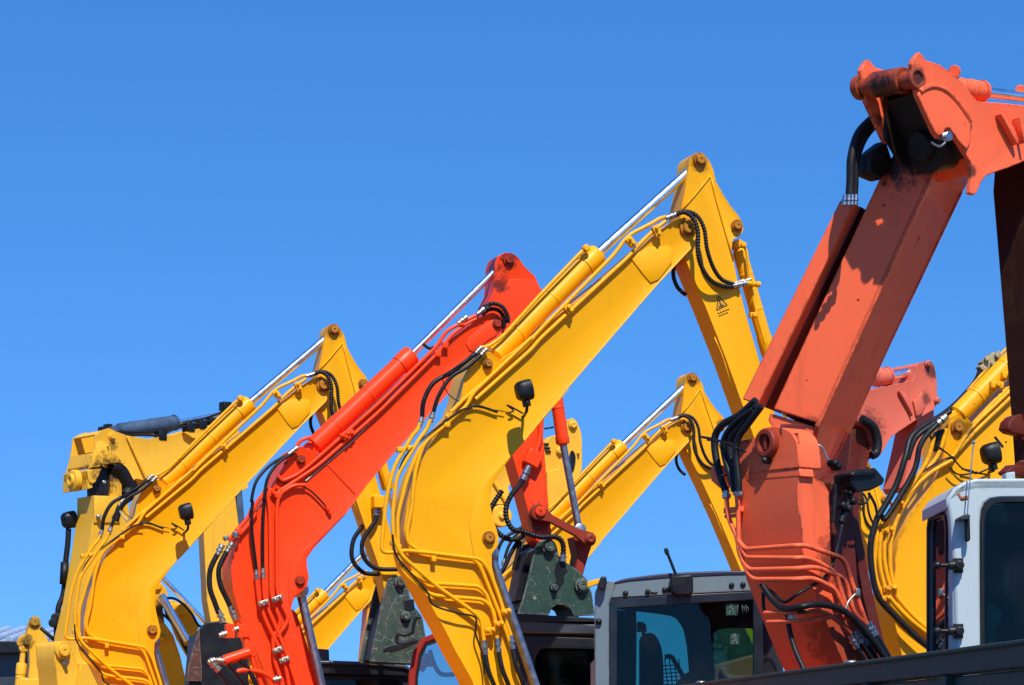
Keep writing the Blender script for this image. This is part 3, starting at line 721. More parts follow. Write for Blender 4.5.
m = MB(); m.plate(Fr_, smooth(e5((472, 490), (490, 472), (560, 450), (640, 430), (665, 425), (668, 440), (600, 475), (520, 496), (480, 497)), 3, True), -.16, -.04); m.build('mirror', BLK, mo, .01)

# ------------------------------------------------------------------ offset-boom machines: generic head helper
def palepaint(root, st=()): return paint('pale_yellow_paint', YPALE, .9, .45, .6, st, root, .2)

# far left: pale yellow machine, upright boom, hinge head and boom going right
F = Fr(100, 28.5, 38)
a_root = thing('excavator', 'pale yellow excavator at far left with upright boom and a blue grey cylinder on top', 'excavator', F, group=G1)
apm = palepaint(a_root, [(F(*e1((300, 420))[0], .1), .25, .9), (F(*e1((360, 260))[0], 0), .07, .6)])
W = .52
hp = e1((225, 392), (240, 335), (252, 285), (262, 195), (300, 172), (340, 160), (378, 180), (440, 203), (560, 222), (685, 200)) + e2((120, 262), (300, 215), (400, 180), (440, 150), (470, 160), (520, 260), (560, 420), (560, 560), (440, 620), (300, 640), (100, 600)) + e1((560, 462), (490, 450), (470, 470), (442, 462), (425, 420), (400, 385), (360, 365), (310, 365), (285, 385))
m = MB(); m.plate(F, hp, 0, .03, .01, .003); m.plate(F, hp, W - .03, W, at=0)
m.plate(F, e1((300, 285), (440, 300), (685, 310)) + e2((420, 280), (480, 300), (480, 540), (100, 540)) + e1((560, 440), (440, 430), (380, 340), (300, 345)), .03, W - .03, at=0)
m.plate(F, e1((228, 375), (246, 300), (262, 306), (246, 388)), .03, W - .03, at=0)
m.plate(F, e1((262, 195), (300, 172), (300, 182), (268, 204)), .03, W - .03, at=0)
m.plate(F, e1((380, 186), (440, 209), (440, 222), (380, 198)), .03, W - .03, at=0)
head = m.build('upper_boom', apm, a_root, .005)
m = MB(); m.plate(F, e1((232, 386), (270, 240), (300, 235), (345, 262), (415, 360), (360, 360), (300, 370), (285, 382)), -.012, .005)
m.plate(F, e1((440, 212), (450, 210), (560, 452), (548, 456)), -.03, 0); m.build('stiffener_plate', apm, head, .004)
for q, r_ in ((e1((348, 208))[0], .04), (e1((322, 265))[0], .012), (e1((408, 365))[0], .012), (e1((295, 378))[0], .012)):
    m = MB(); m.pin(F, q, r_); m.build('pin', apm, head)
m = MB(); m.cyl(F(*e1((330, 190))[0], .08), F(*e1((330, 190))[0], W - .08), .05)
for q in e1((300, 175), (330, 160)): m.box(F(*q, .3), F.U, F.V, Vector((0, 0, 1)), .06, .1, .08)
m.build('hinge_block', DARK, head, .01)
# lower hinge
m = MB(); m.plate(F, e1((236, 396), (300, 388), (262, 470), (240, 480), (225, 470), (212, 400)), .0, W); m.build('hinge_base', apm, a_root, .01)
fc = Fr(82, 28.3, 38)
m = MB(); o = F(*e1((170, 460))[0], .52); ax = (-F.U).normalized()
m.plate(F, e1((218, 395), (240, 400), (245, 500), (215, 510)), .02, W + .05)
ring_o = F(*e1((214, 452))[0], 0) + F.V * .22; m.lathe(ring_o, -F.U, [(0, .115), (.06, .115), (.07, .10), (.07, .07), (.10, .065), (.10, .035), (.09, .03)], 32)
m.build('swing_pin', apm, a_root, .006)
# upright boom
col = c2((322, 36), (322, 100), (302, 230), (272, 400), (243, 520), (240, 700), (420, 700), (440, 500), (450, 200), (440, 60), (400, 38))
m = MB(); m.plate(F, col, .03, .40, .015, .005); low = m.build('lower_boom', apm, a_root, .006)
m = MB(); m.plate(F, e1((262, 385), (480, 385), (490, 470), (470, 600), (262, 560)), .10, .2, at=0); m.build('hinge_core', DARK, low, .01)
m = MB(); m.plate(F, e1((252, 548), (410, 552), (400, 700), (252, 700)), .015, .032); m.plate(F, e1((345, 405), (410, 440), (410, 560), (345, 560)), .06, .12)
m.build('stiffener_plate', apm, low, .004)
m = MB()
for q, rr in ((e1((302, 470))[0], .02), (e1((273, 667))[0], .025)): m.pin(F, q, rr, .0)
m.build('bolt', DSTEEL, low)
m = MB(); m.hose(F, e1((350, 375), (400, 400), (430, 450), (455, 500), (440, 545)), .08, .09); m.hose(F, e1((300, 390), (290, 430), (310, 500), (330, 540)), .16, .06); m.build('hose', RUB, low)
m = MB(); m.hose(F, e1((575, 480), (500, 535), (440, 570), (400, 610), (375, 690)), -.25, .035); m.hose(F, e1((550, 500), (480, 545), (420, 590), (365, 680)), -.22, .03); m.build('hose', RUB, low)
m = MB(); m.hose(F, e1((540, 545), (460, 545), (410, 575), (395, 620), (420, 670), (460, 700)), -.3, .010); m.build('cable', plain('cream_cable', (.6, .5, .3), .5), low)
# top cylinder (blue grey) with rod
hydraulic(F, e1((385, 178))[0], e2((150, 185))[0], e2((470, 125))[0], .22, .082, .022, GUN, a_root, 'arm_cylinder', rod=STEEL, collar=.03)
for pts, rr in ((e2((-200, 240), (0, 240), (100, 225), (200, 190), (320, 160), (470, 105)), .012), (e2((-180, 255), (0, 258), (60, 262), (140, 220), (240, 200), (400, 165)), .014), (e1((400, 175), (470, 185), (560, 180), (685, 170)), .012)):
    m = MB(); m.pipe(F, pts, .02, rr); m.build('hydraulic_pipe', DARK, head)
m = MB()
for q in e2((60, 262), (220, 215), (290, 200), (350, 185), (430, 95), (455, 110)): m.box(F(*q, .05), F.U, F.V, Vector((0, 0, 1)), .10, .12, .10)
m.build('pipe_bracket', BLK, head, .01)
m = MB(); m.plate(F, e2((195, 240), (225, 245), (295, 270), (290, 285), (240, 272)), -.06, 0); m.build('rib', apm, head, .004)
# its arm comes down in front, seen between the two booms, with a rusty bucket
Fa = Fr(225, 29.2, 18)
m = MB(); m.plate(Fa, [(203, 470), (232, 470), (243, 560), (241, 600), (234, 640), (214, 640), (207, 600), (204, 540)], 0, .3, .012, .004); aarm = m.build('arm', apm, a_root, .006)
m = MB(); m.plate(Fa, [(236, 478), (241, 478), (246, 535), (246, 565), (239, 560)], .05, .2); m.build('bucket_rod', GUN, aarm, .004)
bk = [(197, 632), (206, 622), (222, 621), (246, 628), (250, 700), (245, 760), (200, 760), (182, 740), (188, 690)]
m = MB(); m.plate(Fa, bk, -.1, -.06); m.plate(Fa, bk, .5, .54); m.plate(Fa, [(199, 634), (246, 630), (246, 650), (230, 740), (205, 750), (192, 700)], -.06, .5)
bko = m.build('bucket', DARK, a_root, .01)
m = MB(); m.plate(Fa, e4((320, 420), (340, 360), (345, 480), (355, 600), (352, 665), (262, 660), (285, 540)), -.14, -.11); m.build('bucket_side', RUSTY, bko, .004)
# things on the left edge of the upright boom
work_lamp(F, c2((236, 120))[0], .46, low, .16, arm=None)
m = MB(); m.hose(F, c2((235, 150), (232, 200), (225, 262), (222, 330), (215, 380), (200, 420), (198, 465)), .46, .03); m.pipe(F, c2((222, 265), (218, 340)), .44, .045); m.pipe(F, c2((206, 440), (206, 580)), .46, .07)
m.pipe(F, c2((140, 490), (185, 530), (196, 540)), .46, .02)
m.build('hose', RUB, low)
m = MB()
for q in c2((182, 472), (190, 455), (206, 470)): m.cyl(F(*q, .42), F(*q, .56), .05)
m.build('hose_clamp', BLK, low, .005)
m = MB(); m.plate(F, e3((318, 468), (330, 446), (352, 434), (378, 438), (400, 452), (440, 560), (460, 700), (330, 700), (322, 600), (312, 540)), -.06, .35, .01, .004)
m.plate(F, e3((460, 560), (520, 560), (560, 700), (440, 700)), -.1, .2)
lug = m.build('boom_foot', apm, a_root, .006)
m = MB(); m.pin(F, e3((350, 490))[0], .085, -.06, .06); m.build('pin', apm, lug)
m = MB(); m.pin(F, e3((362, 560))[0], .03, -.06, .05); m.build('grease_nipple', DSTEEL, lug)
house(a_root, .2, .5, 3.0, 2.0, apm)

# small machine low at the far left
F = Fr(35, 33, 15)
i_root = thing('excavator', 'small worn yellow excavator arm end low at the left edge of the picture', 'excavator', F, group=G1)
ipm = palepaint(i_root, [(F(*e3((195, 325))[0], 0), .12, .6), (F(*e3((150, 440))[0], 0), .12, .8)])
m = MB(); m.plate(F, smooth(e3((168, 330), (178, 308), (200, 302), (222, 312), (236, 345), (258, 400), (278, 440), (280, 500), (276, 570), (262, 700), (165, 700), (170, 560), (165, 450), (150, 410), (160, 360)), 2, True), 0, .3, .01, .004)
iarm = m.build('arm', ipm, i_root, .006)
m = MB(); m.plate(F, e3((208, 452), (272, 452), (276, 540), (212, 546)), -.07, 0); m.build('cover_box', ipm, iarm, .015)
m = MB(); m.plate(F, smooth(e3((98, 440), (112, 412), (150, 390), (180, 430), (170, 462), (130, 456), (108, 458)), 2, True), .05, .2); m.pin(F, e3((155, 440))[0], .05, .05); m.build('rocker', ipm, i_root, .008)
m = MB(); m.pin(F, e3((198, 325))[0], .07); m.build('pin', ipm, iarm)
hydraulic(F, e3((105, 760))[0], e3((125, 560))[0], e3((135, 470))[0], .1, .06, .035, ipm, i_root, 'bucket_cylinder', rod=ipm)
m = MB(); m.plate(F, e3((276, 450), (310, 460), (322, 520), (330, 700), (290, 700), (280, 560)), .15, .4); m.build('side_link', ipm, i_root, .01)
m = MB(); m.plate(F, [(20, 678), (60, 678), (66, 760), (14, 760)], 0, .4); m.build('boom', ipm, i_root, .02)
house(i_root, 0, .5, 2.6, 1.7, ipm)

# machine seen through the gap right of the left boom
F = Fr(170, 31, 12)
g_root = thing('excavator', 'yellow excavator with crossed chrome rods seen under the left boom', 'excavator', F, group=G1)
gpm = paint('yellow_boom_paint', YEL, .9, .42, .6, [(F(*e4((130, 260))[0], 0), .15, .9), (F(*e4((250, 400))[0], 0), .12, .5)], g_root)
m = MB(); m.plate(F, e4((30, 210), (70, 130), (95, 100), (125, 105), (155, 150), (160, 200), (130, 250), (140, 330), (190, 400), (230, 520), (262, 660), (262, 760), (140, 760), (100, 560), (60, 430)), 0, .28, .012, .004); gb = m.build('boom', gpm, g_root, .006)
m = MB(); m.plate(F, e4((160, 200), (200, 205), (265, 245), (345, 345), (330, 365), (300, 480), (285, 540), (250, 480), (215, 420), (180, 330), (150, 260)), .3, .5, .012, .004); ga = m.build('arm', gpm, g_root, .006)
for q, r_, v in ((e4((98, 125))[0], .05, 0), (e4((245, 250))[0], .05, .3)):
    m = MB(); m.pin(F, q, r_, v); m.build('pin', gpm, gb if v == 0 else ga)
hydraulic(F, e4((280, 450))[0], e4((272, 438))[0], e4((118, 170))[0], -.12, .05, .048, gpm, g_root, 'bucket_cylinder', False, collar=.01, eye=False)
hydraulic(F, e4((420, 380))[0], e4((380, 335))[0], e4((122, 66))[0], .55, .05, .028, gpm, g_root, 'arm_cylinder', False, collar=.01, eye=False)
for pts in (e4((150, 190), (190, 190), (235, 215), (290, 270), (330, 340), (350, 350)), e4((130, 280), (190, 340), (230, 410), (270, 480)), e4((140, 240), (160, 300), (215, 370), (240, 440), (275, 510))):
    m = MB(); m.hose(F, pts, -.06, .014); m.build('hose', RUB, gb)
m = MB(); m.box(F(*e4((215, 255))[0], .25), F.U, F.V, Vector((0, 0, 1)), .2, .12, .14); m.box(F(*e4((110, 420))[0], -.03), F.U, F.V, Vector((0, 0, 1)), .14, .1, .05); m.build('hose_block', gpm, ga, .015)
house(g_root, 0, .5, 2.6, 1.7, gpm)

# pale machine behind the red arm
F = Fr(560, 29, 20)
f_root = thing('excavator', 'pale yellow excavator head standing behind the upright red arm', 'excavator', F, group=G1)
fpm = palepaint(f_root)
m = MB(); m.plate(F, smooth(e6((425, 165), (435, 145), (452, 138), (470, 150), (488, 185), (498, 230), (500, 320), (497, 400), (470, 445)), 2) + e6((380, 560), (335, 600), (322, 500), (318, 370), (316, 260), (350, 225), (400, 215), (420, 200)), 0, .3, .012, .004)
fa = m.build('arm', fpm, f_root, .006)
m = MB(); m.plate(F, e6((328, 400), (380, 385), (400, 330), (395, 420), (432, 480), (385, 560), (330, 600)), -.03, 0); m.build('stiffener_plate', fpm, fa, .006)
m = MB(); m.pin(F, e6((452, 172))[0], .05); m.pin(F, e6((388, 300))[0], .045); m.pin(F, e6((478, 310))[0], .015); m.build('pin', fpm, fa)
m = MB(); m.plate(F, smooth(e6((452, 295), (466, 315), (468, 350), (460, 390), (452, 396), (442, 370), (438, 340), (442, 310)), 2, True), -.012, .01); m.build('dark_hole', BLK, fa)  # black plate painted as the dark inside of a hole
m = MB()
for q in e6((328, 285), (322, 265), (332, 302)): m.box(F(*q, 0), F.U, F.V, Vector((0, 0, 1)), .06, .03, .02)
m.pipe(F, e6((316, 190), (360, 182)), .1, .01); m.build('slot', BLK, fa)
m = MB(); m.plate(F, e6((-20, 520), (60, 420), (160, 330), (260, 260), (330, 250), (330, 330), (200, 420), (140, 470), (150, 560), (110, 560), (50, 560), (40, 900), (0, 900)), .1, .4, .012, .004); fb_ = m.build('boom', fpm, f_root, .006)
m = MB(); m.pipe(F, e6((50, 420), (110, 520), (140, 570)), .09, .02); m.lathe(F(*e6((90, 620))[0], .2), -F.V, [(0, .12), (.1, .12), (.11, .11), (.11, .04), (.14, .03)], 24); m.build('bracket', fpm, fb_, .005)
for pts in (c8((118, 275), (105, 290), (98, 330), (80, 370), (60, 400)), c8((128, 290), (115, 320), (100, 360), (85, 400))):
    m = MB(); m.pipe(F, pts, .1, .03); m.build('hydraulic_pipe', fpm, fb_)
house(f_root, -1.2, .6, 2.6, 1.7, fpm)

# ------------------------------------------------------------------ right: yellow machine behind the white cab
F = Fr(960, 18.6, 16)
l_root = thing('excavator', 'yellow excavator at right with curved boom rising behind the white cab', 'excavator', F, group=G1)
lpm = paint('yellow_boom_paint', YEL, .8, .38, .8, [(F(*e7((450, 350))[0], 0), .09, .7), (F(*e7((418, 345))[0], 0), .055, .8)], l_root, .1, (.22, .05, .012))
W = .36
lp = [(925, 760), (910, 700), (902, 655), (895, 622), (894, 597), (895, 570), (896, 552), (900, 537), (911, 514), (925, 495), (938, 476), (944, 455), (946, 430), (950, 418), (958, 413), (967, 418), (974, 425), (1012, 388), (1060, 341), (1120, 290), (1150, 280), (1160, 310), (1120, 370), (1060, 455), (1020, 520), (1000, 560), (1000, 600), (1010, 660), (1030, 720), (1040, 760), (985, 760)]
m = MB(); m.plate(F, lp, 0, W, .016, .007); boom = m.build('boom', lpm, l_root, .004)
m = MB(); m.pin(F, e7((418, 345))[0], .045); m.build('pin', PINY, boom)
r = .0155
for pts, v in ((e7((640, 190), (470, 350), (400, 470), (330, 510), (260, 570)) + d9((250, 110), (226, 200), (226, 300), (258, 400), (310, 450), (370, 495)), -.03),
               (e7((660, 150), (560, 250), (480, 335)), -.01), (e7((660, 200), (560, 295), (480, 372), (425, 435)), -.02),
               (e7((380, 350), (350, 460), (250, 560)) + d9((232, 90), (207, 180), (205, 260), (225, 350), (290, 435), (370, 505)), -.035),
               (e7((410, 468), (300, 530), (200, 640)) + d9((185, 150), (178, 200), (170, 285), (190, 365), (265, 450), (370, 530)), -.035),
               (e7((330, 380), (310, 470), (210, 620)) + d9((205, 130), (190, 200), (190, 280), (212, 370), (280, 450), (370, 520)), -.05)):
    m = MB(); m.pipe(F, pts, v, r, .12); m.build('hydraulic_pipe', lpm, boom)
for a, b in (((170, 268), (240, 350)), ((200, 345), (248, 352)), ((185, 130), (235, 150)), ((215, 60), (270, 60)), ((190, 375), (225, 385))):
    a, b = d9(b, (b[0] - 40, b[1] + 8)); clamp(F, a, b, -.05, boom, lpm, .04, 2)
for pts, vv, rr in ((e7((520, 105), (495, 165), (430, 240), (365, 295), (290, 340), (240, 385), (215, 470), (180, 575), (120, 680)) + d9((180, 120), (160, 200), (165, 300), (188, 385), (250, 455), (325, 528), (370, 560)), [.15, .15, .12, .06, 0, -.04] + [-.08] * 10, .022),
                    (e7((378, 302), (310, 365), (275, 420), (250, 520), (150, 690)) + d9((200, 110),), -.1, .02),
                    (e7((395, 280), (330, 330), (260, 385), (228, 470)), -.06, .018)):
    m = MB(); m.hose(F, pts, vv, rr); m.build('hose', RUB, boom)
a, b = e7((378, 300), (345, 330)); fitting(F, a, b, -.1, .022, boom, FIT)
for pts in (e7((315, 375), (330, 405), (400, 460), (450, 510), (540, 530)), e7((250, 545), (330, 490), (400, 460), (412, 478)), d9((300, 10), (350, 60))[:0] or e7((390, 500), (430, 530), (500, 520))):
    m = MB(); m.hose(F, pts, -.05, .006); m.build('cable', RUB, boom)
cy = hydraulic(F, e7((420, 300))[0], e7((760, -45))[0], (1120, 255), .055, .070, .028, lpm, l_root)
m = MB(); m.pipe(F, e7((396, 286), (430, 238), (505, 150), (605, 45), (680, -35)), .13, .010); m.build('cylinder_pipe', lpm, cy)
m = MB()
for a in e7((575, 178), (620, 140)):
    o = F(*a, -.02); m.box(o, F.U, F.V, Vector((0, 0, 1)), .10, .05, .05); m.lathe(o - F.V * .03 , -F.V, [(0, .018), (.02, .018)], 10)
m.build('cylinder_bracket', lpm, cy, .006)
m = MB()
for q, s_ in (((545, 85), .12), ((570, 70), .09), ((525, 105), .08), ((555, 105), .08)):
    q = e7(q)[0]; m.box(F(*q, .16), (F.U + Vector((0, 0, .8))).normalized(), F.V, (Vector((0, 0, 1)) - F.U * .8).normalized(), s_, .08, s_ * .6)
for q in e7((535, 75), (560, 95), (578, 62)): m.lathe(F(*q, .12), -F.V, [(0, .02), (.03, .02)], 6)
m.build('valve_block', plain('dirty_valve_paint', (.30, .26, .15), .6, 0, .5, 25), boom, .006)
work_lamp(F, e7((552, 448))[0], -.22, boom, .13, arm=e7((548, 520))[0], wire=e7((560, 500), (500, 525), (480, 515), (440, 508)))
m = MB(); m.plate(F, e7((568, 382), (574, 378), (606, 418), (600, 423)), .002, .012); m.plate(F, e7((612, 398), (618, 398), (618, 403), (612, 403)), .002, .012); m.build('marking', BLK, boom)
m = MB(); m.plate(F, e7((345, 360), (378, 345), (372, 395), (345, 440), (335, 400)), -.03, .05); m.build('hose_cover', BLK, boom, .01)
house(l_root, .6, .9, 3.0, 2.0, lpm)

# ------------------------------------------------------------------ small coral machine behind
F = Fr(900, 24.5, 30)
k_root = thing('excavator', 'faded coral excavator in the background, right of the large orange boom', 'excavator', F, group=G1)
kpm = paint('coral_boom_paint', (.66, .13, .075), .9, .5, .8, [(F(*e7((325, 120))[0], 0), .10, .8), (F(*e7((300, 230))[0], 0), .08, .7), (F(*e7((80, 350))[0], 0), .2, .6), (F(870, 540, .0), .5, .5)], k_root, .25)
W = .5
m = MB(); m.plate(F, e7((30, 240), (60, 205), (110, 190), (200, 170), (250, 160), (262, 100), (280, 88), (300, 90), (318, 80), (332, 100), (342, 150), (345, 250), (330, 275), (272, 308), (190, 362), (160, 385), (140, 420), (122, 452), (85, 458), (90, 400), (70, 350), (30, 320)), 0, .4, .012, .004)
hd = m.build('upper_boom', kpm, k_root, .005)
m = MB(); m.plate(F, e7((195, 200), (215, 205), (245, 250), (248, 300), (235, 270)), -.04, 0); m.plate(F, e7((285, 200), (300, 215), (300, 250), (285, 290), (262, 300), (250, 240)), -.02, 0); m.build('rib', kpm, hd, .004)
m = MB(); m.pin(F, e7((338, 240))[0], .03); m.pin(F, e7((300, 95))[0], .03); m.build('pin', kpm, hd)
hydraulic(F, e7((90, 150))[0], e7((155, 142))[0], e7((285, 118))[0], .12, .082, .04, kpm, k_root, tail=False, collar=.03)
m = MB(); m.plate(F, e7((268, 305), (330, 272), (332, 320), (300, 420), (268, 500), (220, 600), (208, 580), (240, 440)), .06, .36, .012, .004); m.build('arm', kpm, k_root, .005)
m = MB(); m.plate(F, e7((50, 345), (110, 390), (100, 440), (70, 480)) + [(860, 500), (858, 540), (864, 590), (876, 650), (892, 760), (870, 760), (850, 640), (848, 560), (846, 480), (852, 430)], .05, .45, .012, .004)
kb = m.build('lower_boom', WORN_SHADE, k_root, .006)  # shade of the large orange boom is painted into this dark red
m = MB(); m.hose(F, e7((45, 310), (90, 340), (108, 390), (105, 440), (85, 455)), -.05, .04); m.build('hose', RUB, kb)
house(k_root, -.2, .5, 3.0, 2.0, kpm)

# ------------------------------------------------------------------ the large faded orange machine at right
F = Fr(850, 14.5, 36)
j_root = thing('excavator', 'largest faded orange excavator at right, its head and arm reaching over the white cab', 'excavator', F, group=G1)
jst = [(F(*f5((322, 160))[0], 0), .085, .95), (F(*f5((322, 152))[0], 0) + F.V * .25, .13, .75), (F(*f5((565, 560))[0], 0), .05, .8), (F(*f5((330, 420))[0], 0) + F.V * .25, .27, .97), (F(1050, 250, .3), .3, .5), (F(*f5((300, 330))[0], 0) + F.V * .45, .20, .9), (F(770, 455, .3), .035, .6), (F(772, 482, .3), .05, .5), (F(838, 560, -.02), .16, .75), (F(840, 640, 0), .25, .6)]  # grease and grime spots, plus shade painted into the head cavity
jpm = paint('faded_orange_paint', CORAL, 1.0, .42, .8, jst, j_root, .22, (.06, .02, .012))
W = .44
hp = f5((308, 98), (322, 72), (340, 50), (352, 62), (370, 86), (400, 95), (430, 106), (470, 135), (512, 170), (545, 205), (565, 235), (590, 262), (640, 266), (685, 268), (788, 279), (900, 290), (960, 340), (960, 470), (900, 500), (788, 520), (720, 548), (660, 568), (630, 580), (610, 602), (597, 630), (588, 652), (575, 664), (556, 656), (560, 620), (566, 575), (560, 520), (510, 440), (468, 380), (452, 385), (440, 408), (425, 420), (408, 402), (375, 330), (332, 236), (322, 180), (312, 130))
m = MB(); m.plate(F, hp, 0, .035, .01, .002); m.plate(F, [(x, y - 8) for x, y in hp], W - .035, W, 0, 0, at=0)
m.plate(F, f5((560, 270), (685, 274), (900, 300), (940, 350), (930, 460), (788, 510), (700, 540), (640, 560), (580, 500), (540, 400)), .035, W - .035, at=0)
m.plate(F, f5((372, 92), (430, 112), (470, 140), (560, 240), (552, 256), (462, 156), (425, 128), (372, 110)), .035, W - .035, at=0)
head = m.build('upper_boom', jpm, j_root, .006)
m = MB(); m.plate(F, f5((400, 205), (415, 205), (470, 330), (520, 420), (560, 480), (560, 500), (500, 430), (440, 330)), .036, W - .036, at=0); m.build('inner_plate', GREASE_SHADE, head)
m = MB(); m.plate(F, smooth(f5((336, 238), (342, 220), (358, 205), (400, 194), (440, 208), (480, 240), (520, 288), (560, 345)), 3) + f5((562, 430), (545, 470), (512, 436), (470, 376), (452, 381), (440, 402), (424, 410), (408, 396), (374, 326)), -.016, .0)
m.build('stiffener_plate', jpm, head, .005)
m = MB(); m.plate(F, f5((690, 315), (700, 318), (745, 370), (768, 430), (762, 448), (735, 400)), -.05, 0); m.plate(F, f5((770, 330), (782, 330), (800, 440), (790, 440)), -.06, 0)
m.build('rib', jpm, head, .004)
hp0 = F(*f5((330, 165))[0], 0); up = Vector((0, 0, .04))
m = MB(); m.cyl(hp0 + F.V * .01, hp0 + F.V * (W + .02) + up, .050); m.cyl(hp0 + F.V * .10 + up * .3, hp0 + F.V * (W - .10) + up * .8, .072); m.lathe(hp0 + F.V * (W - .02) + up, F.V, [(0, .07), (.045, .07), (.055, .055)], 28)
m.lathe(hp0, -F.V, [(-.02, .06), (.006, .06), (.012, .055), (.012, .040), (.0, .036)], 28)
m.build('hinge_pin', paint('greasy_hinge_paint', (.34, .05, .02), 1.3, .5, 1.4, [(hp0 + F.V * .22, .13, .97), (hp0, .05, .8)], j_root, 0), head, .004)
m = MB(); m.plate(F, f5((205, 232), (320, 236), (420, 400), (440, 540), (270, 540), (200, 420)), .37, .395); m.build('inner_plate', GREASE_SHADE, head)  # cavity shade painted on as near-black, along with grease
arc = f5((343, 222), (360, 208), (400, 197), (442, 210), (482, 242), (522, 290), (562, 350)); P_ = smooth([F(*q, -.012) for q in arc], 4)
m = MB(); m.sweep(P_, .017, 8); m.build('reinforcing_strip', jpm, head)
m = MB(); m.lathe(F(*f5((360, 440))[0], .22) + F.U * .05, (-F.U - Vector((0, 0, .3))), [(-.3, .16), (.05, .16), (.06, .14), (.06, .09), (.1, .08)], 32)
m.build('swing_pin', GREASE_SHADE, head)
m = MB(); a = F(*f5((452, 415))[0], -.02)
for k in range(3): m.lathe(a - F.V * .012 * k, -F.V, [(0, .024), (.004, .028), (.008, .024)], 12)
m.box(F(*f5((448, 412))[0], -.0), F.U, F.V, Vector((0, 0, 1)), .05, .06, .03)
m.hose(F, f5((450, 440), (430, 455), (410, 450), (392, 438)), -.06, .006); m.build('lock_bolt', DSTEEL, head)
m = MB(); m.cyl(F(*f5((490, 135))[0], .06), F(*f5((490, 135))[0], .2), .035); m.build('bolt', jpm, head)
hydraulic(F, f5((470, 202))[0], f5((618, 222))[0], f5((925, 261))[0], .1, .058, .03, jpm, j_root, collar=.03)
m = MB(); m.cyl(F(*f5((772, 215))[0], .1), F(*f5((772, 215))[0], .22), .03); m.pipe(F, f5((772, 215), (800, 225)), .12, .02); m.build('hose_port', jpm, head)
# arm hanging on the right
m = MB(); m.plate(F, [(1046, 150), (1090, 150), (1120, 200), (1095, 330), (1082, 420), (1078, 480), (1067, 480), (1063, 420), (1056, 327), (1044, 180)], .02, W - .02, .015, .006); jarm = m.build('arm', paint('worn_shaded_brown', (.030, .008, .005), 1.2, .55, 1.2), j_root, .006)  # arm's shaded side is put into the colour, a near-black brown
for a in (e7((630, 330))[0], e7((645, 500))[0], e7((640, 372))[0]):
    m = MB(); m.cyl(F(a[0] + 8, a[1], .3), F(a[0] + 8, a[1], .47), .04); m.build('linkage_pin', WORN_SHADE, jarm, .004)
m = MB(); m.plate(F, e7((650, 300), (680, 290), (700, 380), (640, 365), (622, 350), (630, 320)), .25, .33); m.plate(F, e7((618, 520), (650, 490), (690, 495), (690, 540), (628, 530)), .25, .33); m.build('linkage', WORN_SHADE, jarm, .006)

# upper strut of the lower boom: a leaning box turned partly away
sp_ = None
ax = Vector((.42, -.20, .87)).normalized(); n2 = Vector((.80, -.34, -.49)); n2 = (n2 - ax * n2.dot(ax)).normalized(); n1 = -(ax.cross(n2)).normalized()
if n1.y > 0: n1 = -n1
def onplane(px, py, P0, n):
    d = Vector(((px - 512) / FPX, 1, (HOR - py) / FPX)); o = Vector((0, 0, CZ)); return o + d * ((P0 - o).dot(n) / d.dot(n))
P0 = F(815, 425, .95)
def strut(pts, P0, n, depth, inset=.0, push=0, along=None):
    m = MB(); L = [onplane(x, y, P0, n) for x, y in pts]; m.prism(L, (along or -n) * depth, inset, push); return m
q = d7((95, 655), (240, 690), (545, 0)) 
sp = [(773, 409), (820, 424), (934, 172), (900, 150), (888, 160)]
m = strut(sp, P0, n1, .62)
spm = paint('faded_orange_paint', CORAL, 1.0, .42, .9, [(onplane(900, 155, P0, n1), .22, .98), (onplane(930, 145, P0, n1), .2, .98), (onplane(858, 300, P0, n1), .010, .8), (onplane(884, 205, P0, n1), .012, .8), (onplane(812, 425, P0, n1), .07, .5)], j_root, .22, (.06, .02, .012))  # large dark spots paint the head's cast shadow and grease on the top
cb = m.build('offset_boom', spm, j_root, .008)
# side flange edge and transition plates at its foot
rgt = [onplane(x, y, P0, n1) for x, y in ((820, 424), (934, 172))]
m = MB()
e0, e1_ = rgt[0] - ax * .12, rgt[1]
L = [rgt[0] - ax * .02 + n2 * .004, e1_ + n2 * .004, e1_ - n1 * .62 + n2 * .004, e0 - n1 * .56 - ax * .24 + n2 * .004, e0 - n1 * .25 - ax * .16 + n2 * .004]
m.prism(L, n2 * -.03, .008, .003)
fl = [e1_ - n1 * .62, e1_ - n1 * .64, e0 - n1 * .58 - ax * .24, e0 - n1 * .56 - ax * .24]
m.prism([p + n2 * .010 for p in fl], n2 * -.03)
m.build('side_plate', spm, cb, .004)
m = strut([(770, 413), (815, 427), (812, 440), (800, 447), (775, 432), (768, 420)], P0 - n1 * .03, n1, .3); m.build('foot_plate', jpm, cb, .005)
kc = onplane(935, 166, P0, n1) - n2 * .13; m = MB(); m.cyl(kc - n1 * .03, kc - n1 * .66, .15, .02, 40); m.build('head_cover', spm, cb, .004)
hb = [F(x, y, .12) for x, y in ((780, 424), (804, 424), (812, 446), (808, 472), (786, 472))]; m = MB(); m.prism(hb, Vector((.107, 1, .112)) * .75); m.build('hinge_block', WORN_SHADE, cb, .01)
# grab handle
m = MB(); hp_ = [onplane(x, y, P0 - n1 * .1 + n2 * .12, Vector((0, -1, 0))) for x, y in d4((385, 272), (430, 217), (455, 230), (470, 270), (497, 292))]
m.sweep(fillet(hp_, .02), .006); m.build('grab_handle', DSTEEL, cb)
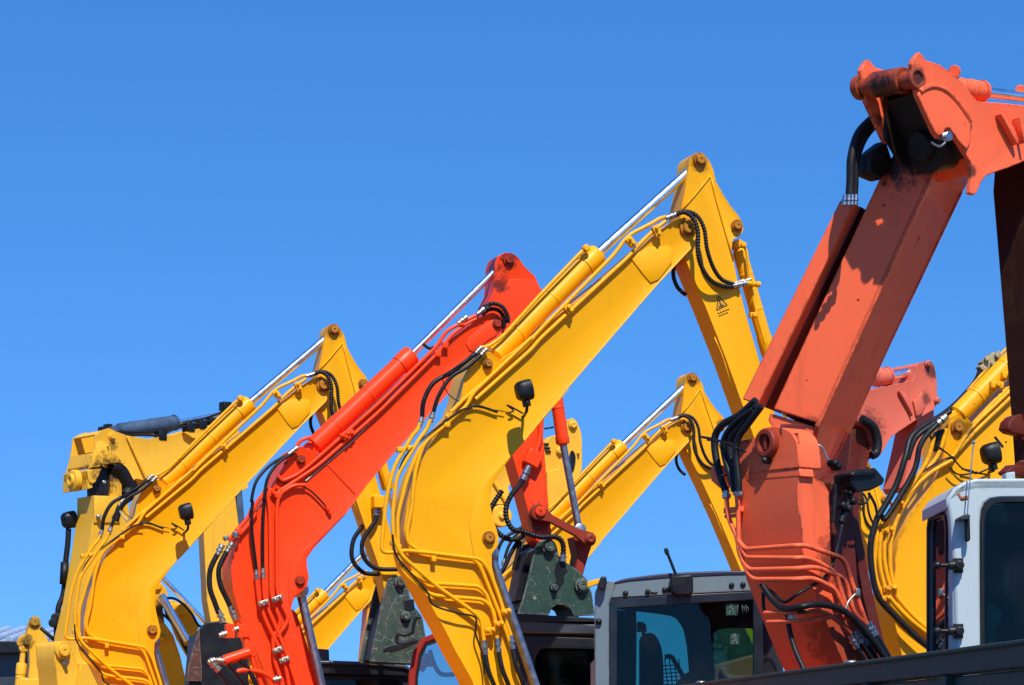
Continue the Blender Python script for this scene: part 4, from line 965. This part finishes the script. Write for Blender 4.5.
# cylinder guard on its left
gl = [(840, 200), (856, 204), (773, 409), (742, 399)]; gax = ax
P1 = F(800, 300, 1.0)
nl = Vector((-.70, -.62, .30)); nl = (nl - ax * nl.dot(ax)).normalized()
nA = Vector((-.35, -.9, .3)); nA = (nA - ax * nA.dot(ax)).normalized()
A = onplane(840, 200, P1, nA); B = onplane(854, 203, P1, nA); Cc = onplane(758, 405, P1, nA); D = onplane(742, 399, P1, nA)
side = ax.cross(nA).normalized()
if side.x < 0: side = -side
m = MB(); m.prism([A, B, Cc, D], -nA * .10); cg = m.build('cylinder_guard', jpm, j_root, .008)
m = MB(); g2 = -nA * .30 + side * .02; m.prism([B - nA * .104, B + g2, Cc + g2, Cc - nA * .104], -nA * .02 - side * .02)
m.prism([B + g2, B + g2 + side * .30, Cc + g2 + side * .30, Cc + g2], -nA * .03)
m.build('guard_back_shade', WORN_SHADE, cg, .004)  # dark plate painted as the deep shade beside the guard
for pts, rr in ((d6((172, 265), (120, 320), (95, 400), (92, 480), (88, 545)), .027), (d6((178, 285), (135, 340), (108, 420), (105, 500), (100, 560)), .023)):
    m = MB(); m.hose(F, pts, .55, rr); m.build('hose', RUB, j_root)
for x in (72, 86, 98, 110):
    a, b = d6((x, 530), (x - 3, 566)); fitting(F, a, b, .5, .012, j_root, DSTEEL)
m = MB(); m.plate(F, d6((150, 400), (170, 375), (215, 340), (240, 420), (200, 480), (150, 460)), .5, .6); m.build('hose_cover', GREASE_SHADE, j_root, .02)
# lower boom
Wl = .50
lb = [(799, 432), (797, 455), (799, 470), (797, 500), (802, 525), (803, 550), (808, 575), (818, 600), (828, 625), (838, 650), (852, 680), (880, 745),
      (930, 745), (898, 690), (876, 655), (856, 622), (838, 592), (831, 560), (830, 520), (829, 492), (824, 483), (811, 476), (803, 462), (801, 445)]
m = MB(); m.plate(F, lb, 0, Wl, .008, .004); low = m.build('lower_boom', jpm, j_root, .008)
# swing lug with open ring: lies in the back plane of the boom (normal = -U)
def back(px, py, off=0):  # plane with normal U through the boom's back edge
    return onplane(px, py, F(799, 470, 0) - F.U * off, -F.U)
lug = smooth(d4((212, 312), (212, 260), (214, 222), (226, 188), (250, 166), (290, 158), (330, 168), (355, 190), (368, 225), (374, 290)), 2)
m = MB(); m.prism([back(x, y, .012) for x, y in lug] + [back(x, y, .012) for x, y in d4((374, 300), (212, 318))], F.U * .16)
m.prism([back(x, y, .006) for x, y in d4((192, 318), (374, 300), (380, 330), (194, 345))], F.U * .1)
lg = m.build('swing_lug', jpm, low, .006)
o = back(*d4((273, 217))[0], .01)
m = MB(); m.lathe(o, -F.U, [(0, .080), (.035, .080), (.045, .072), (.045, .048), (.02, .044), (.0, .02)], 36); m.box(o - F.U * .02, F.V, Vector((0, 0, 1)), F.U, .022, .075, .03)
m.build('swing_pin', LINK, lg, .003)
m = MB(); m.lathe(back(*d4((272, 275))[0], .01), -F.U, [(0, .022), (.04, .02), (.05, .012)], 8); m.build('bolt', DARK, lg)
# dark column and ram behind the boom's right side
m = MB(); m.plate(F, [(832, 482), (852, 470), (854, 520), (858, 580), (872, 650), (892, 745), (870, 745), (842, 640), (834, 560)], .2, .4, .01, .003); m.build('ram_housing', WORN_SHADE, j_root, .01)
m = MB(); m.plate(F, [(850, 505), (856, 502), (868, 570), (878, 616), (890, 665), (908, 745), (896, 745), (880, 665), (862, 590)], .3, .34); m.build('guard_plate', WORN_SHADE, j_root, .003)
m = MB()
for q in e8((260, 590), (310, 500), (330, 560), (300, 610), (205, 300), (225, 320)): m.lathe(F(*q, .1), -F.V, [(0, .022), (.05, .022), (.06, .014)], 10)
m.hose(F, e8((310, 480), (330, 560), (300, 640), (280, 700)), .08, .018); m.hose(F, e8((235, 440), (240, 500), (232, 600), (225, 700)), .05, .012)
m.build('hose', RUB, low)
# bars wrapping round the boom: run on the back face then turn to the side face
def wrap(back_pts, side_pts, r_, name='hydraulic_pipe', mat=None, fil=.05, bo=.045, so=-.05):
    P = [back(x, y, bo) for x, y in back_pts] + [F(x, y, so) for x, y in side_pts]
    m = MB(); m.sweep(fillet(P, fil), r_); return m.build(name, mat or jpm, low)
rp = .0135
wrap(d4((125, 400), (130, 470)) + d5((165, 95), (190, 122), (400, 106)), d5((440, 106), (480, 120), (598, 160), (640, 290), (690, 430)), rp)
wrap(d5((150, 60), (178, 130), (195, 156), (400, 158)), d5((440, 156), (480, 170), (562, 215), (592, 320), (640, 440), (660, 470)), rp)
wrap(d4((160, 380), (165, 450)) + d5((160, 130), (180, 175), (205, 207), (400, 202)), d5((480, 194), (602, 242), (638, 390), (700, 440)), rp)
wrap(d5((150, 60), (175, 170), (215, 247), (400, 246)), d5((470, 240), (560, 285), (585, 340), (640, 450)), rp)
wrap(d5((270, 386), (400, 382)), d5((480, 374), (535, 392), (600, 440), (625, 470)), rp)
wrap(d5((280, 424), (400, 420)), d5((520, 408), (575, 396)), rp * .9)
m = MB(); m.box(back(*d4((150, 445))[0], .03), F.V, F.U, Vector((0, 0, 1)), .14, .03, .03); m.box(back(*d4((145, 465))[0], .03), F.V, F.U, Vector((0, 0, 1)), .1, .03, .02); m.build('pipe_bracket', jpm, low, .003)
for x, y in ((690, 430), (700, 425), (665, 465), (640, 455), (622, 478)):
    a = d5((x, y))[0]; b = d5((x + 28, y + 52))[0]; c_ = d5((x + 75, y + 130))[0]; e_ = d5((x + 140, y + 260))[0]
    fitting(F, a, b, -.05, .016, low, DSTEEL)
    m = MB(); m.hose(F, [b, c_, e_], -.05, .017); m.build('hose', RUB, low)
m = MB(); m.sweep(smooth([back(*q, .05) for q in d5((262, 275), (300, 330), (350, 368), (420, 360))] + [F(*q, -.09) for q in d5((500, 350), (600, 380), (700, 480), (800, 620))], 8), .018); m.build('hose', RUB, low)
m = MB(); m.sweep(smooth([back(*q, .03) for q in d5((250, 270), (300, 300), (350, 340), (400, 310))] + [F(*q, -.03) for q in d5((460, 275), (520, 235), (560, 150), (590, 20))], 8), .009)
m.sweep(smooth([back(*q, .012) for q in d5((340, 360), (365, 400), (370, 450), (395, 540), (440, 640), (470, 720))], 8), .014)
m.sweep(smooth([back(*q, .03) for q in d5((262, 300), (270, 380), (330, 385), (450, 380))], 8), .010); m.build('cable', RUB, low)
m = MB(); m.box(back(*d5((382, 402))[0], .02), F.V, F.U, Vector((0, 0, 1)), .04, .03, .06); m.sweep(smooth([F(*q, -.06) for q in d5((605, 380), (615, 340), (650, 300), (655, 285))], 5), .006); m.box(F(*d5((650, 300))[0], -.06), F.U, F.V, Vector((0, 0, 1)), .03, .03, .04)
m.build('cable_tie', FIT, low, .003)
# hoses above the pipes on the left
for k, (pts, rr) in enumerate(((d4((225, 70), (170, 120), (110, 155), (84, 205), (96, 300), (124, 385)), .021), (d4((230, 90), (180, 150), (140, 200), (138, 260), (150, 320), (160, 372)), .022), (d4((215, 100), (150, 150), (115, 205), (118, 265), (138, 330), (150, 380)), .016), (d4((245, 90), (200, 150), (165, 200), (158, 260), (166, 340), (168, 380)), .018))):
    m = MB(); m.sweep(smooth([back(x, y, .03 + .02 * k) for x, y in pts], 8), rr); m.build('hose', RUB, low)
for q in ((124, 380), (160, 368), (168, 372)):
    a, b = back(*d4(q)[0], .04), back(*d4((q[0] + 2, q[1] + 28))[0], .04); m = MB(); L_ = (b - a).length
    m.lathe(a, b - a, [(0, .018), (L_ * .4, .018), (L_ * .41, .025), (L_ * .8, .025), (L_, .016)], 10); m.build('hose_fitting', DSTEEL, low)
m = MB(); m.sweep(smooth([back(x, y, .09) for x, y in d4((40, 195), (90, 205), (140, 225), (190, 245))], 5), .007); m.sweep(smooth([back(x, y, .10) for x, y in d4((60, 205), (130, 215), (160, 235))], 5), .006)
for q in d4((155, 295), (115, 330)): m.lathe(back(*q, .065), Vector((0, 0, 1)), [(0, .024), (.008, .024)], 14)
m.build('cable', RUB, low)
m = MB(); m.prism([back(x, y, .0) for x, y in d4((70, 300), (95, 290), (100, 370), (72, 345))], F.U * .08); m.prism([back(x, y, -.02) for x, y in d4((170, 260), (215, 250), (212, 310), (180, 312))], F.U * .08); m.build('hose_guide', jpm, low, .005)
# flood lamp
m = MB()
bl = [F(*q, .02) for q in e8((345, 372), (380, 340), (520, 326), (585, 405), (572, 440), (490, 482), (385, 498), (350, 440))]
m.prism(bl, F.V * .14); m.prism([F(*q, .0) for q in e8((350, 368), (375, 348), (515, 338), (535, 362), (500, 380), (360, 392))], F.V * .1)
jl = m.build('flood_lamp', BLK, j_root, .012)
m = MB(); m.hose(F, e8((470, 500), (500, 550), (520, 600), (535, 690)), .05, .008); m.hose(F, e8((400, 575), (440, 575), (470, 540), (475, 500)), .05, .006); m.build('wire', RUB, jl)
m = MB(); m.box(F(*e8((350, 470))[0], .1), F.U, F.V, Vector((0, 0, 1)), .12, .08, .03); m.build('bracket', BLK, jl, .003)
house(j_root, .9, 1.0, 2.6, 1.8, jpm, 1.85)

# its silver framed cab
Fp = Fr(680, 16.3, 0)
outer = d3((140, 276), (500, 258), (860, 240), (864, 500), (866, 900), (140, 900)); inner = d3((176, 322), (500, 300), (818, 281), (822, 500), (824, 860), (172, 860))
m = MB(); rect_frame(m, Fp, outer, inner, -.01, .06); pcabdark = m
m.plate(Fp, d3((500, 360), (640, 360), (632, 420), (632, 700), (640, 900), (500, 900), (518, 640), (505, 480)), .95, 1.0)       # rear wall between the windows
m.plate(Fp, d3((170, 330), (265, 336), (268, 420), (262, 900), (170, 900)), .95, 1.0)
m.plate(Fp, smooth(d3((268, 336), (430, 358), (470, 390), (492, 430), (505, 500)), 3) + d3((530, 440), (540, 340), (620, 320), (850, 300), (850, 240), (170, 240), (170, 325)), .951, .999)
m.plate(Fp, smooth(d3((632, 450), (645, 430), (680, 418), (820, 415)), 2) + d3((835, 300), (620, 330)), .951, .999)
m.plate(Fp, d3((505, 236), (872, 236), (872, 415), (680, 418), (642, 430), (505, 440)), .956, .994)
m.plate(Fp, d3((820, 380), (860, 380), (860, 900), (820, 900)), .951, .999)
m.plate(Fp, d3((215, 320), (250, 320), (250, 900), (215, 900)), .30, .34)
m.plate(Fp, d3((850, 262), (925, 262), (990, 900), (850, 900)), .3, .6)
pc = m.build('cab', plain('cab_black_paint', (.008, .012, .018), .35, 0, .3, 6), j_root, .006, label='silver framed cab with dark window')
m = MB(); m.plate(Fp, d3((72, 240), (95, 205), (135, 192), (165, 200), (150, 270), (138, 300), (140, 900), (70, 900)), -.02, .12); m.plate(Fp, d3((70, 560), (78, 560), (78, 900), (70, 900)), .1, 1.0)
m.plate(Fp, smooth(d3((135, 205), (170, 196), (230, 190), (430, 172), (700, 160), (856, 158)), 3) + d3((860, 238), (500, 256), (142, 274)), -.015, .08)
m.build('frame', GREYW, pc, .012)
m = MB(); m.plate(Fp, smooth(d3((160, 200), (205, 184), (300, 170), (430, 156), (700, 145), (870, 148)), 3) + d3((875, 166), (700, 168), (430, 180), (230, 198), (165, 210)), -.02, 1.05); m.build('roof', NAVY, pc, .012)
m = MB()
for q in d3((215, 252), (320, 245), (400, 236), (421, 235), (716, 214), (770, 211)): m.lathe(Fp(*q, -.012), -Fp.V, [(0, .017), (.012, .017), (.018, .010)], 10)
m.lathe(Fp(*d3((88, 386))[0], -.02), -Fp.V, [(0, .02), (.02, .02)], 8); m.box(Fp(*d3((350, 250))[0], -.016), Fp.U, Fp.V, Vector((0, 0, 1)), .04, .004, .012)
m.build('bolt', BLK, pc)
m = MB(); m.plate(Fp, d3((428, 168), (534, 160), (536, 248), (515, 262), (450, 262), (430, 240)), -.12, -.016); base = m.build('lamp', BLK, pc, .012)
m = MB(); m.sweep([Fp(*q, -.06) for q in d3((452, 162), (430, 105), (408, 50))], .009, 10); m.lathe(Fp(*d3((409, 54))[0], -.06), Vector((-.3, 0, 1)), [(-.02, .011), (.0, .015), (.02, .011)], 10); m.build('antenna', BLK, pc)
m = MB(); m.plate(Fp, d3((174, 318), (822, 278), (826, 880), (172, 880)), .02, .026); pw = m.build('window', GLS, pc)
STK = plain('green_sticker', (.005, .045, .026), .5, 0, .1, 5); PALE = plain('pale_sticker', (.07, .10, .085), .5)
for q, w_, h_ in (((715, 328), 50, 56), ((730, 468), 42, 48)):
    m = MB(); x, y = q
    m.plate(Fp, d3((x - w_ / 2, y - h_ / 2), (x + w_ / 2, y - h_ / 2), (x + w_ / 2, y + h_ / 2), (x - w_ / 2, y + h_ / 2)), .014, .018); s_ = m.build('sticker', STK, pw)
    m = MB()
    for pts in (((0, -12), (2, 2), (10, 14), (8, 24)), ((2, 2), (-8, 12), (-10, 24)), ((-12, -6), (0, -8), (10, 2)),):
        m.sweep([Fp(*d3((x + a, y + b))[0], .0135) for a, b in pts], .006, 6)
    m.lathe(Fp(*d3((x, y - 19))[0], .0135), -Fp.V, [(0, .010), (.002, .010)], 12); m.build('pictogram', PALE, s_)
m = MB()
for k in range(4): m.sweep([Fp(*d3((765 + k * 9, 305 + (k % 2) * 8))[0], .014), Fp(*d3((770 + k * 9, 350 - (k % 2) * 12))[0], .014)], .002, 6)
m.sweep([Fp(*d3((745, 300))[0], .014), Fp(*d3((745, 356))[0], .014)], .003, 6)
m.build('lettering', PALE, pw)
# seat and guard mesh inside
m = MB(); m.plate(Fp, smooth(d3((285, 470), (300, 445), (340, 440), (370, 470), (390, 540), (395, 640), (400, 900)), 3) + d3((285, 900),), .45, .62); m.plate(Fp, d3((272, 385), (300, 388), (312, 402), (316, 432), (272, 432)), .45, .55); m.cyl(Fp(*d3((300, 425))[0], .5), Fp(*d3((300, 455))[0], .5), .012); m.build('seat', BLK, pc, .02)
m = MB()
for k in range(9):
    x = 290 + k * 22; m.sweep([Fp(*d3((x, 590 + (0 if k < 5 else -30)))[0], .8), Fp(*d3((x + 20, 740))[0], .8)], .004, 5)
    m.sweep([Fp(*d3((290, 600 + k * 18))[0], .8), Fp(*d3((470, 590 + k * 18))[0], .8)], .004, 5)
m.pipe(Fp, d3((400, 552), (432, 548), (520, 700)), .8, .015); m.build('guard_mesh', BLK, pc)
m = MB(); m.plate(Fp, smooth(d3((450, 690), (480, 650), (520, 620), (560, 630), (570, 700), (520, 760), (460, 740)), 2, True), .3, .4); m.build('hose_cover', kpm, pc, .02)
m = MB(); m.plate(Fp, d3((80, 218), (100, 172), (125, 172), (128, 205), (110, 240)), -.1, -.025); m.build('corner_lamp', DARK, pc, .008)
m = MB(); m.plate(Fp, d3((34, 196), (95, 180), (92, 205), (34, 226)), .1, .14); m.build('bracket', ypm, pc, .004)

# worn coupler on the end of the background yellow arm, seen through that window
coupler(eF, eF, e_root, [(706, 632), (726, 624), (745, 628), (756, 650), (752, 690), (740, 720), (712, 715), (714, 660)], [], [((728, 668), .07)], MOTT, .02, .4)
m = MB(); m.plate(Fr(735, 24, 4), d3((640, 590), (820, 540), (860, 540), (860, 900), (640, 900)), 0, .6); m.pipe(Fr(735, 24, 4), d3((668, 600), (690, 652), (820, 655), (860, 650)), -.04, .03); m.build('engine_cover', kpm, k_root, .02)

# ------------------------------------------------------------------ white cab in front, right edge
F = Fr(958, 12.8, 1)
n_root = thing('excavator', 'white cab of the nearest excavator, at the right edge behind the grey barrier', 'excavator', F, group=G1)
Hc = lambda px, py, v=0: F(px, py, v)
dpt = .70
m = MB()
# body shell: front pillar + roof + post, with a window opening facing the camera
o1 = d9((432, 900), (432, 300), (425, 120), (412, 60), (400, 30), (430, 5), (470, -15), (500, -22), (900, -26), (900, 900))
shell_o = d9((455, 900), (452, 560), (446, 300), (432, 120), (420, 45), (445, 10), (480, -12), (520, -22), (1400, -28), (1400, 900))
shell_i = d9((540, 880), (538, 560), (536, 300), (536, 120), (540, 85), (552, 62), (575, 48), (610, 44), (1300, 38), (1300, 880))
rect_frame(m, F, shell_o, shell_i, 0, .08)
# roof plate going back, front left face frame (facing left)
top = [F(*q, 0) for q in d9((420, 45), (445, 10), (480, -12), (520, -22), (1400, -28))]
off = F.V * dpt
m.prism(top + [p - Vector((0, 0, .06)) for p in reversed(top)], off)
# left face: a frame in the plane going away from the camera
def lf(t, py_near):  # t = depth 0..1, height by near pixel row
    x = 430
    p = F(*d9((442, py_near))[0], 0); return p + off * t
def lface(outer, inner, th, mm):
    o = [lf(t, y) for t, y in outer]; i = [lf(t, y) for t, y in inner]; bm = mm.bm; dd = F.U * th
    A = [bm.verts.new(p) for p in o]; B = [bm.verts.new(p) for p in i]; A2 = [bm.verts.new(p + dd) for p in o]; B2 = [bm.verts.new(p + dd) for p in i]; n = len(A); fs = []
    for k in range(n):
        j = (k + 1) % n
        for q in ((A[k], A[j], B[j], B[k]), (A2[k], B2[k], B2[j], A2[j]), (A[k], A2[k], A2[j], A[j]), (B[k], B[j], B2[j], B2[k])): fs.append(bm.faces.new(q))
    bmesh.ops.recalc_face_normals(bm, faces=fs)
lface([(0.02, 900), (0.02, 100), (.02, 30), (.3, 15), (1, 15), (1, 100), (1, 900), (.5, 900)], [(.2, 880), (.2, 140), (.24, 100), (.4, 80), (.88, 70), (.95, 110), (.95, 880), (.5, 880)], .05, m)
nc = m.build('cab', WHITE, n_root, .018)
m = MB(); lface([(.19, 885), (.19, 138), (.23, 96), (.4, 76), (.89, 66), (.96, 108), (.96, 885), (.5, 885)], [(.23, 860), (.23, 150), (.27, 112), (.42, 92), (.86, 84), (.92, 118), (.92, 860), (.5, 860)], -.012, m); m.build('window_seal', BLK, nc)
m = MB(); L = [lf(t, y) + F.U * .01 for t, y in ((.2, 880), (.2, 140), (.24, 100), (.4, 80), (.88, 70), (.95, 110), (.95, 880))]; m.prism(L, F.U * .006)
m.build('windscreen', glass_mat('reflective_glass', (.35, .42, .40), .38, .015), nc)
si2 = d9((552, 870), (550, 560), (549, 300), (549, 130), (554, 98), (566, 76), (586, 62), (614, 57), (1290, 52), (1290, 870))
m = MB(); rect_frame(m, F, shell_i, si2, -.006, .05); m.build('window_seal', BLK, nc)
m = MB(); m.plate(F, si2, .03, .036); m.build('window', GLS, nc)
m = MB(); m.plate(F, d9((620, 60), (1290, 60), (1290, 110), (690, 160), (660, 150)), .3, .4); m.plate(F, d9((545, 180), (1290, 180), (1290, 205), (545, 205)), .6, .7); m.plate(F, d9((610, 205), (640, 205), (640, 900), (610, 900)), .6, .7)
m.plate(F, d9((400, 60), (1400, 60), (1400, 900), (400, 900)), .80, .84); m.build('interior', DARK, nc, .01)
m = MB(); m.plate(F, smooth(d9((565, 400), (590, 420), (610, 445), (590, 500), (580, 640), (570, 640)), 2), .6, .65); m.plate(F, smooth(d9((625, 270), (635, 300), (628, 380), (622, 340)), 2), .5, .55); m.build('curtain', plain('pale_cloth', (.35, .45, .38), .8), nc)
m = MB(); m.plate(F, d9((640, 470), (900, 470), (900, 640), (640, 640)), .5, .7); m.build('seat', plain('orange_seat', (.5, .08, .03), .6), nc, .03)
for y in (275, 500):
    m = MB(); a = F(*d9((462, y))[0], -.03); m.cyl(a + F.V * .03, a - F.V * .03, .022); m.cyl(a - F.V * .0 + F.U * .02, a - F.V * .0 - F.U * .10, .010)
    m.lathe(a - F.U * .085, -F.U, [(0, .010), (.006, .018), (.018, .021), (.030, .017), (.036, .008)], 16); m.lathe(a - F.U * .02, -F.U, [(-.03, .022), (.03, .022)], 16); m.box(a + F.U * .0 + F.V * .02, F.U, F.V, Vector((0, 0, 1)), .045, .03, .07)
    m.build('hinge', BLK, nc, .004)
m = MB(); m.plate(F, d9((484, 110), (500, 106), (502, 185), (496, 195), (486, 190)), -.06, -.02); 
hd_ = m.build('door_handle', BLK, nc, .006)
m = MB(); m.plate(F, d9((460, 112), (490, 96), (502, 104), (498, 116), (470, 120)), -.10, 0); m.build('bracket', CHAR, nc, .004)
m = MB(); m.sweep([F(*q, -.05) for q in ((967, 518), (970, 480), (973.5, 443))], .003, 6); m.lathe(F(973.5, 442.5, -.05), Vector((0, 0, 1)), [(-.008, .006), (.0, .009), (.008, .006)], 8); m.build('antenna', DSTEEL, nc)
m = MB(); m.plate(F, d8((622, 455), (655, 450), (655, 495), (624, 495)), .05, .15); m.build('roof_bracket', WHITE, nc, .006)
RM = plain('rust_mark', (.22, .07, .02), .8, 0, .4, 40)
m = MB(); m.plate(F, d9((455, 30), (464, 28), (470, 40), (492, 36), (494, 50), (470, 54)), -.002, .003); m.plate(F, d9((482, 55), (486, 55), (484, 80)), -.002, .003); m.build('rust_patch', RM, nc)
house(n_root, 1.6, .8, 3.0, 1.9, WHITE, 1.85)

# ------------------------------------------------------------------ barrier in the foreground
Bt = Vector((1.715, 9.0, 0)); Bd = Vector((-.72, 6.1, 0)).normalized(); Bn = Vector((-Bd.y, Bd.x, 0)) ; Zv = Vector((0, 0, 1)); zt = 2.065
bar = thing('barrier', 'dark grey green slatted steel barrier crossing the bottom right corner', 'barrier', loc=tuple(Bt))
def bbox(m, t0, t1, z0, z1, d0, d1): 
    m.box(Bt + Bd * ((t0 + t1) / 2) - Bn * ((d0 + d1) / 2) + Zv * ((z0 + z1) / 2), Bd, Bn, Zv, t1 - t0, abs(d1 - d0), z1 - z0)
m = MB(); bbox(m, -3, 7.2, zt - .088, zt, 0, .09); bbox(m, -3, 7.2, zt - .012, zt + .006, -.015, .10); m.build('top_rail', BARR, bar, .006)
for k in range(12):
    m = MB(); bbox(m, -3, 7.2, zt - .094 - k * .10 - .088, zt - .094 - k * .10, .02, .06); m.build('slat', BARR, bar, .006)
for k in range(9):
    m = MB(); t = -2.6 + k * 1.17; bbox(m, t, t + .09, 0, zt - .091, -.01, .085); m.build('post', BARR, bar, .005)
m = MB(); bbox(m, -3, 7.2, .75, .85, 0, .09); m.build('bottom_rail', BARR, bar, .006)
m = MB()
for q in (2.55, 6.0): m.lathe(Bt + Bd * q - Bn * .04 + Zv * zt, Zv, [(0, .02), (.01, .03), (.02, .02)], 12)
m.build('bolt', FIT, bar)

# ------------------------------------------------------------------ distant building, ground, sky
bld = thing('building', 'low building with pale blue tiled roof far behind at the left edge', 'building', loc=(-9.5, 62, 0))
def wbox(m, x0, x1, y0, y1, z0, z1): m.box(Vector(((x0 + x1) / 2, (y0 + y1) / 2, (z0 + z1) / 2)), Vector((1, 0, 0)), Vector((0, 1, 0)), Vector((0, 0, 1)), x1 - x0, y1 - y0, z1 - z0)
m = MB(); wbox(m, -18, -10.35, 60, 68, 0, 3.85); m.build('wall', CHAR, bld)
m = MB(); wbox(m, -18.2, -10.2, 59.6, 68.4, 3.85, 4.12); m.build('eaves', DARK, bld, .02)
m = MB()
for k in range(22): m.cyl(Vector((-18.2 + k * .37, 59.7, 4.14)), Vector((-18.2 + k * .37, 63.5, 4.55)), .09)
m.poly([Vector((-18.2, 59.8, 4.12)), Vector((-10.2, 59.8, 4.12)), Vector((-10.2, 64, 4.56)), Vector((-18.2, 64, 4.56))], [Vector((-18.2, 59.8, 4.05)), Vector((-10.2, 59.8, 4.05)), Vector((-10.2, 64, 4.05)), Vector((-18.2, 64, 4.05))])
m.build('roof', plain('blue_tile', (.30, .38, .50), .5), bld)
for x in (-16.5, -13.5):
    m = MB(); wbox(m, x, x + 1.4, 59.94, 60.04, 1, 2.4); m.build('window', GLS, bld)

m = MB(); bm = m.bm
g = [bm.verts.new(p) for p in ((-1500, -1500, 0), (1500, -1500, 0), (1500, 1500, 0), (-1500, 1500, 0))]; bm.faces.new(g)
gm, nt, b = nodes('yard_gravel')
tc = N(nt, 'ShaderNodeTexCoord').outputs['Object']; n_ = N(nt, 'ShaderNodeTexNoise'); n_.inputs['Scale'].default_value = .8; n_.inputs['Detail'].default_value = 12; nt.links.new(tc, n_.inputs['Vector'])
nt.links.new(mixc(nt, ramp(nt, n_.outputs['Fac'], .3, .7), (.075, .065, .052), (.13, .115, .095)), b.inputs['Base Color']); b.inputs['Roughness'].default_value = .95
gr = m.build('ground', gm, None); gr['kind'] = 'structure'

S = Vector((.22, -1, 1.33)).normalized()
el = math.asin(S.z)
sc = bpy.context.scene
w = bpy.data.worlds.new('World'); sc.world = w; w.use_nodes = True; nt = w.node_tree
sky = nt.nodes.new('ShaderNodeTexSky'); sky.sky_type = 'NISHITA'; sky.sun_disc = False; sky.sun_elevation = el
sky.sun_rotation = math.atan2(S.x, S.y); sky.air_density = 1.0; sky.dust_density = .1; sky.ozone_density = 6.0; sky.altitude = 0
tcw = nt.nodes.new('ShaderNodeTexCoord'); va = nt.nodes.new('ShaderNodeVectorMath'); va.operation = 'ADD'; va.inputs[1].default_value = (0, 0, .20)
vn = nt.nodes.new('ShaderNodeVectorMath'); vn.operation = 'NORMALIZE'
nt.links.new(tcw.outputs['Generated'], va.inputs[0]); nt.links.new(va.outputs[0], vn.inputs[0]); nt.links.new(vn.outputs[0], sky.inputs['Vector'])
hs = nt.nodes.new('ShaderNodeHueSaturation'); hs.inputs['Saturation'].default_value = 1.25; hs.inputs['Hue'].default_value = .505; hs.inputs['Value'].default_value = 1.0
nt.links.new(sky.outputs[0], hs.inputs['Color']); nt.links.new(hs.outputs[0], nt.nodes['Background'].inputs['Color'])
nt.nodes['Background'].inputs['Strength'].default_value = .15
sun = bpy.data.lights.new('sun', 'SUN'); sun.energy = 4.3; sun.angle = R(.5); sun.color = (1, .95, .87)
so = bpy.data.objects.new('sun', sun); C.objects.link(so); so.rotation_euler = S.to_track_quat('Z', 'Y').to_euler(); so.location = S * 60

cam = bpy.data.cameras.new('camera'); cam.sensor_width = 36; cam.lens = FPX / 1024 * 36; cam.clip_end = 5000; cam.clip_start = .1
cam.shift_y = (HOR - 342.5) / 1024
co = bpy.data.objects.new('camera', cam); C.objects.link(co); co.location = (0, 0, CZ); co.rotation_euler = (R(90), 0, 0); sc.camera = co
vs = sc.view_settings; vs.view_transform = 'Standard'; vs.look = 'None'; vs.exposure = .45; vs.gamma = 1
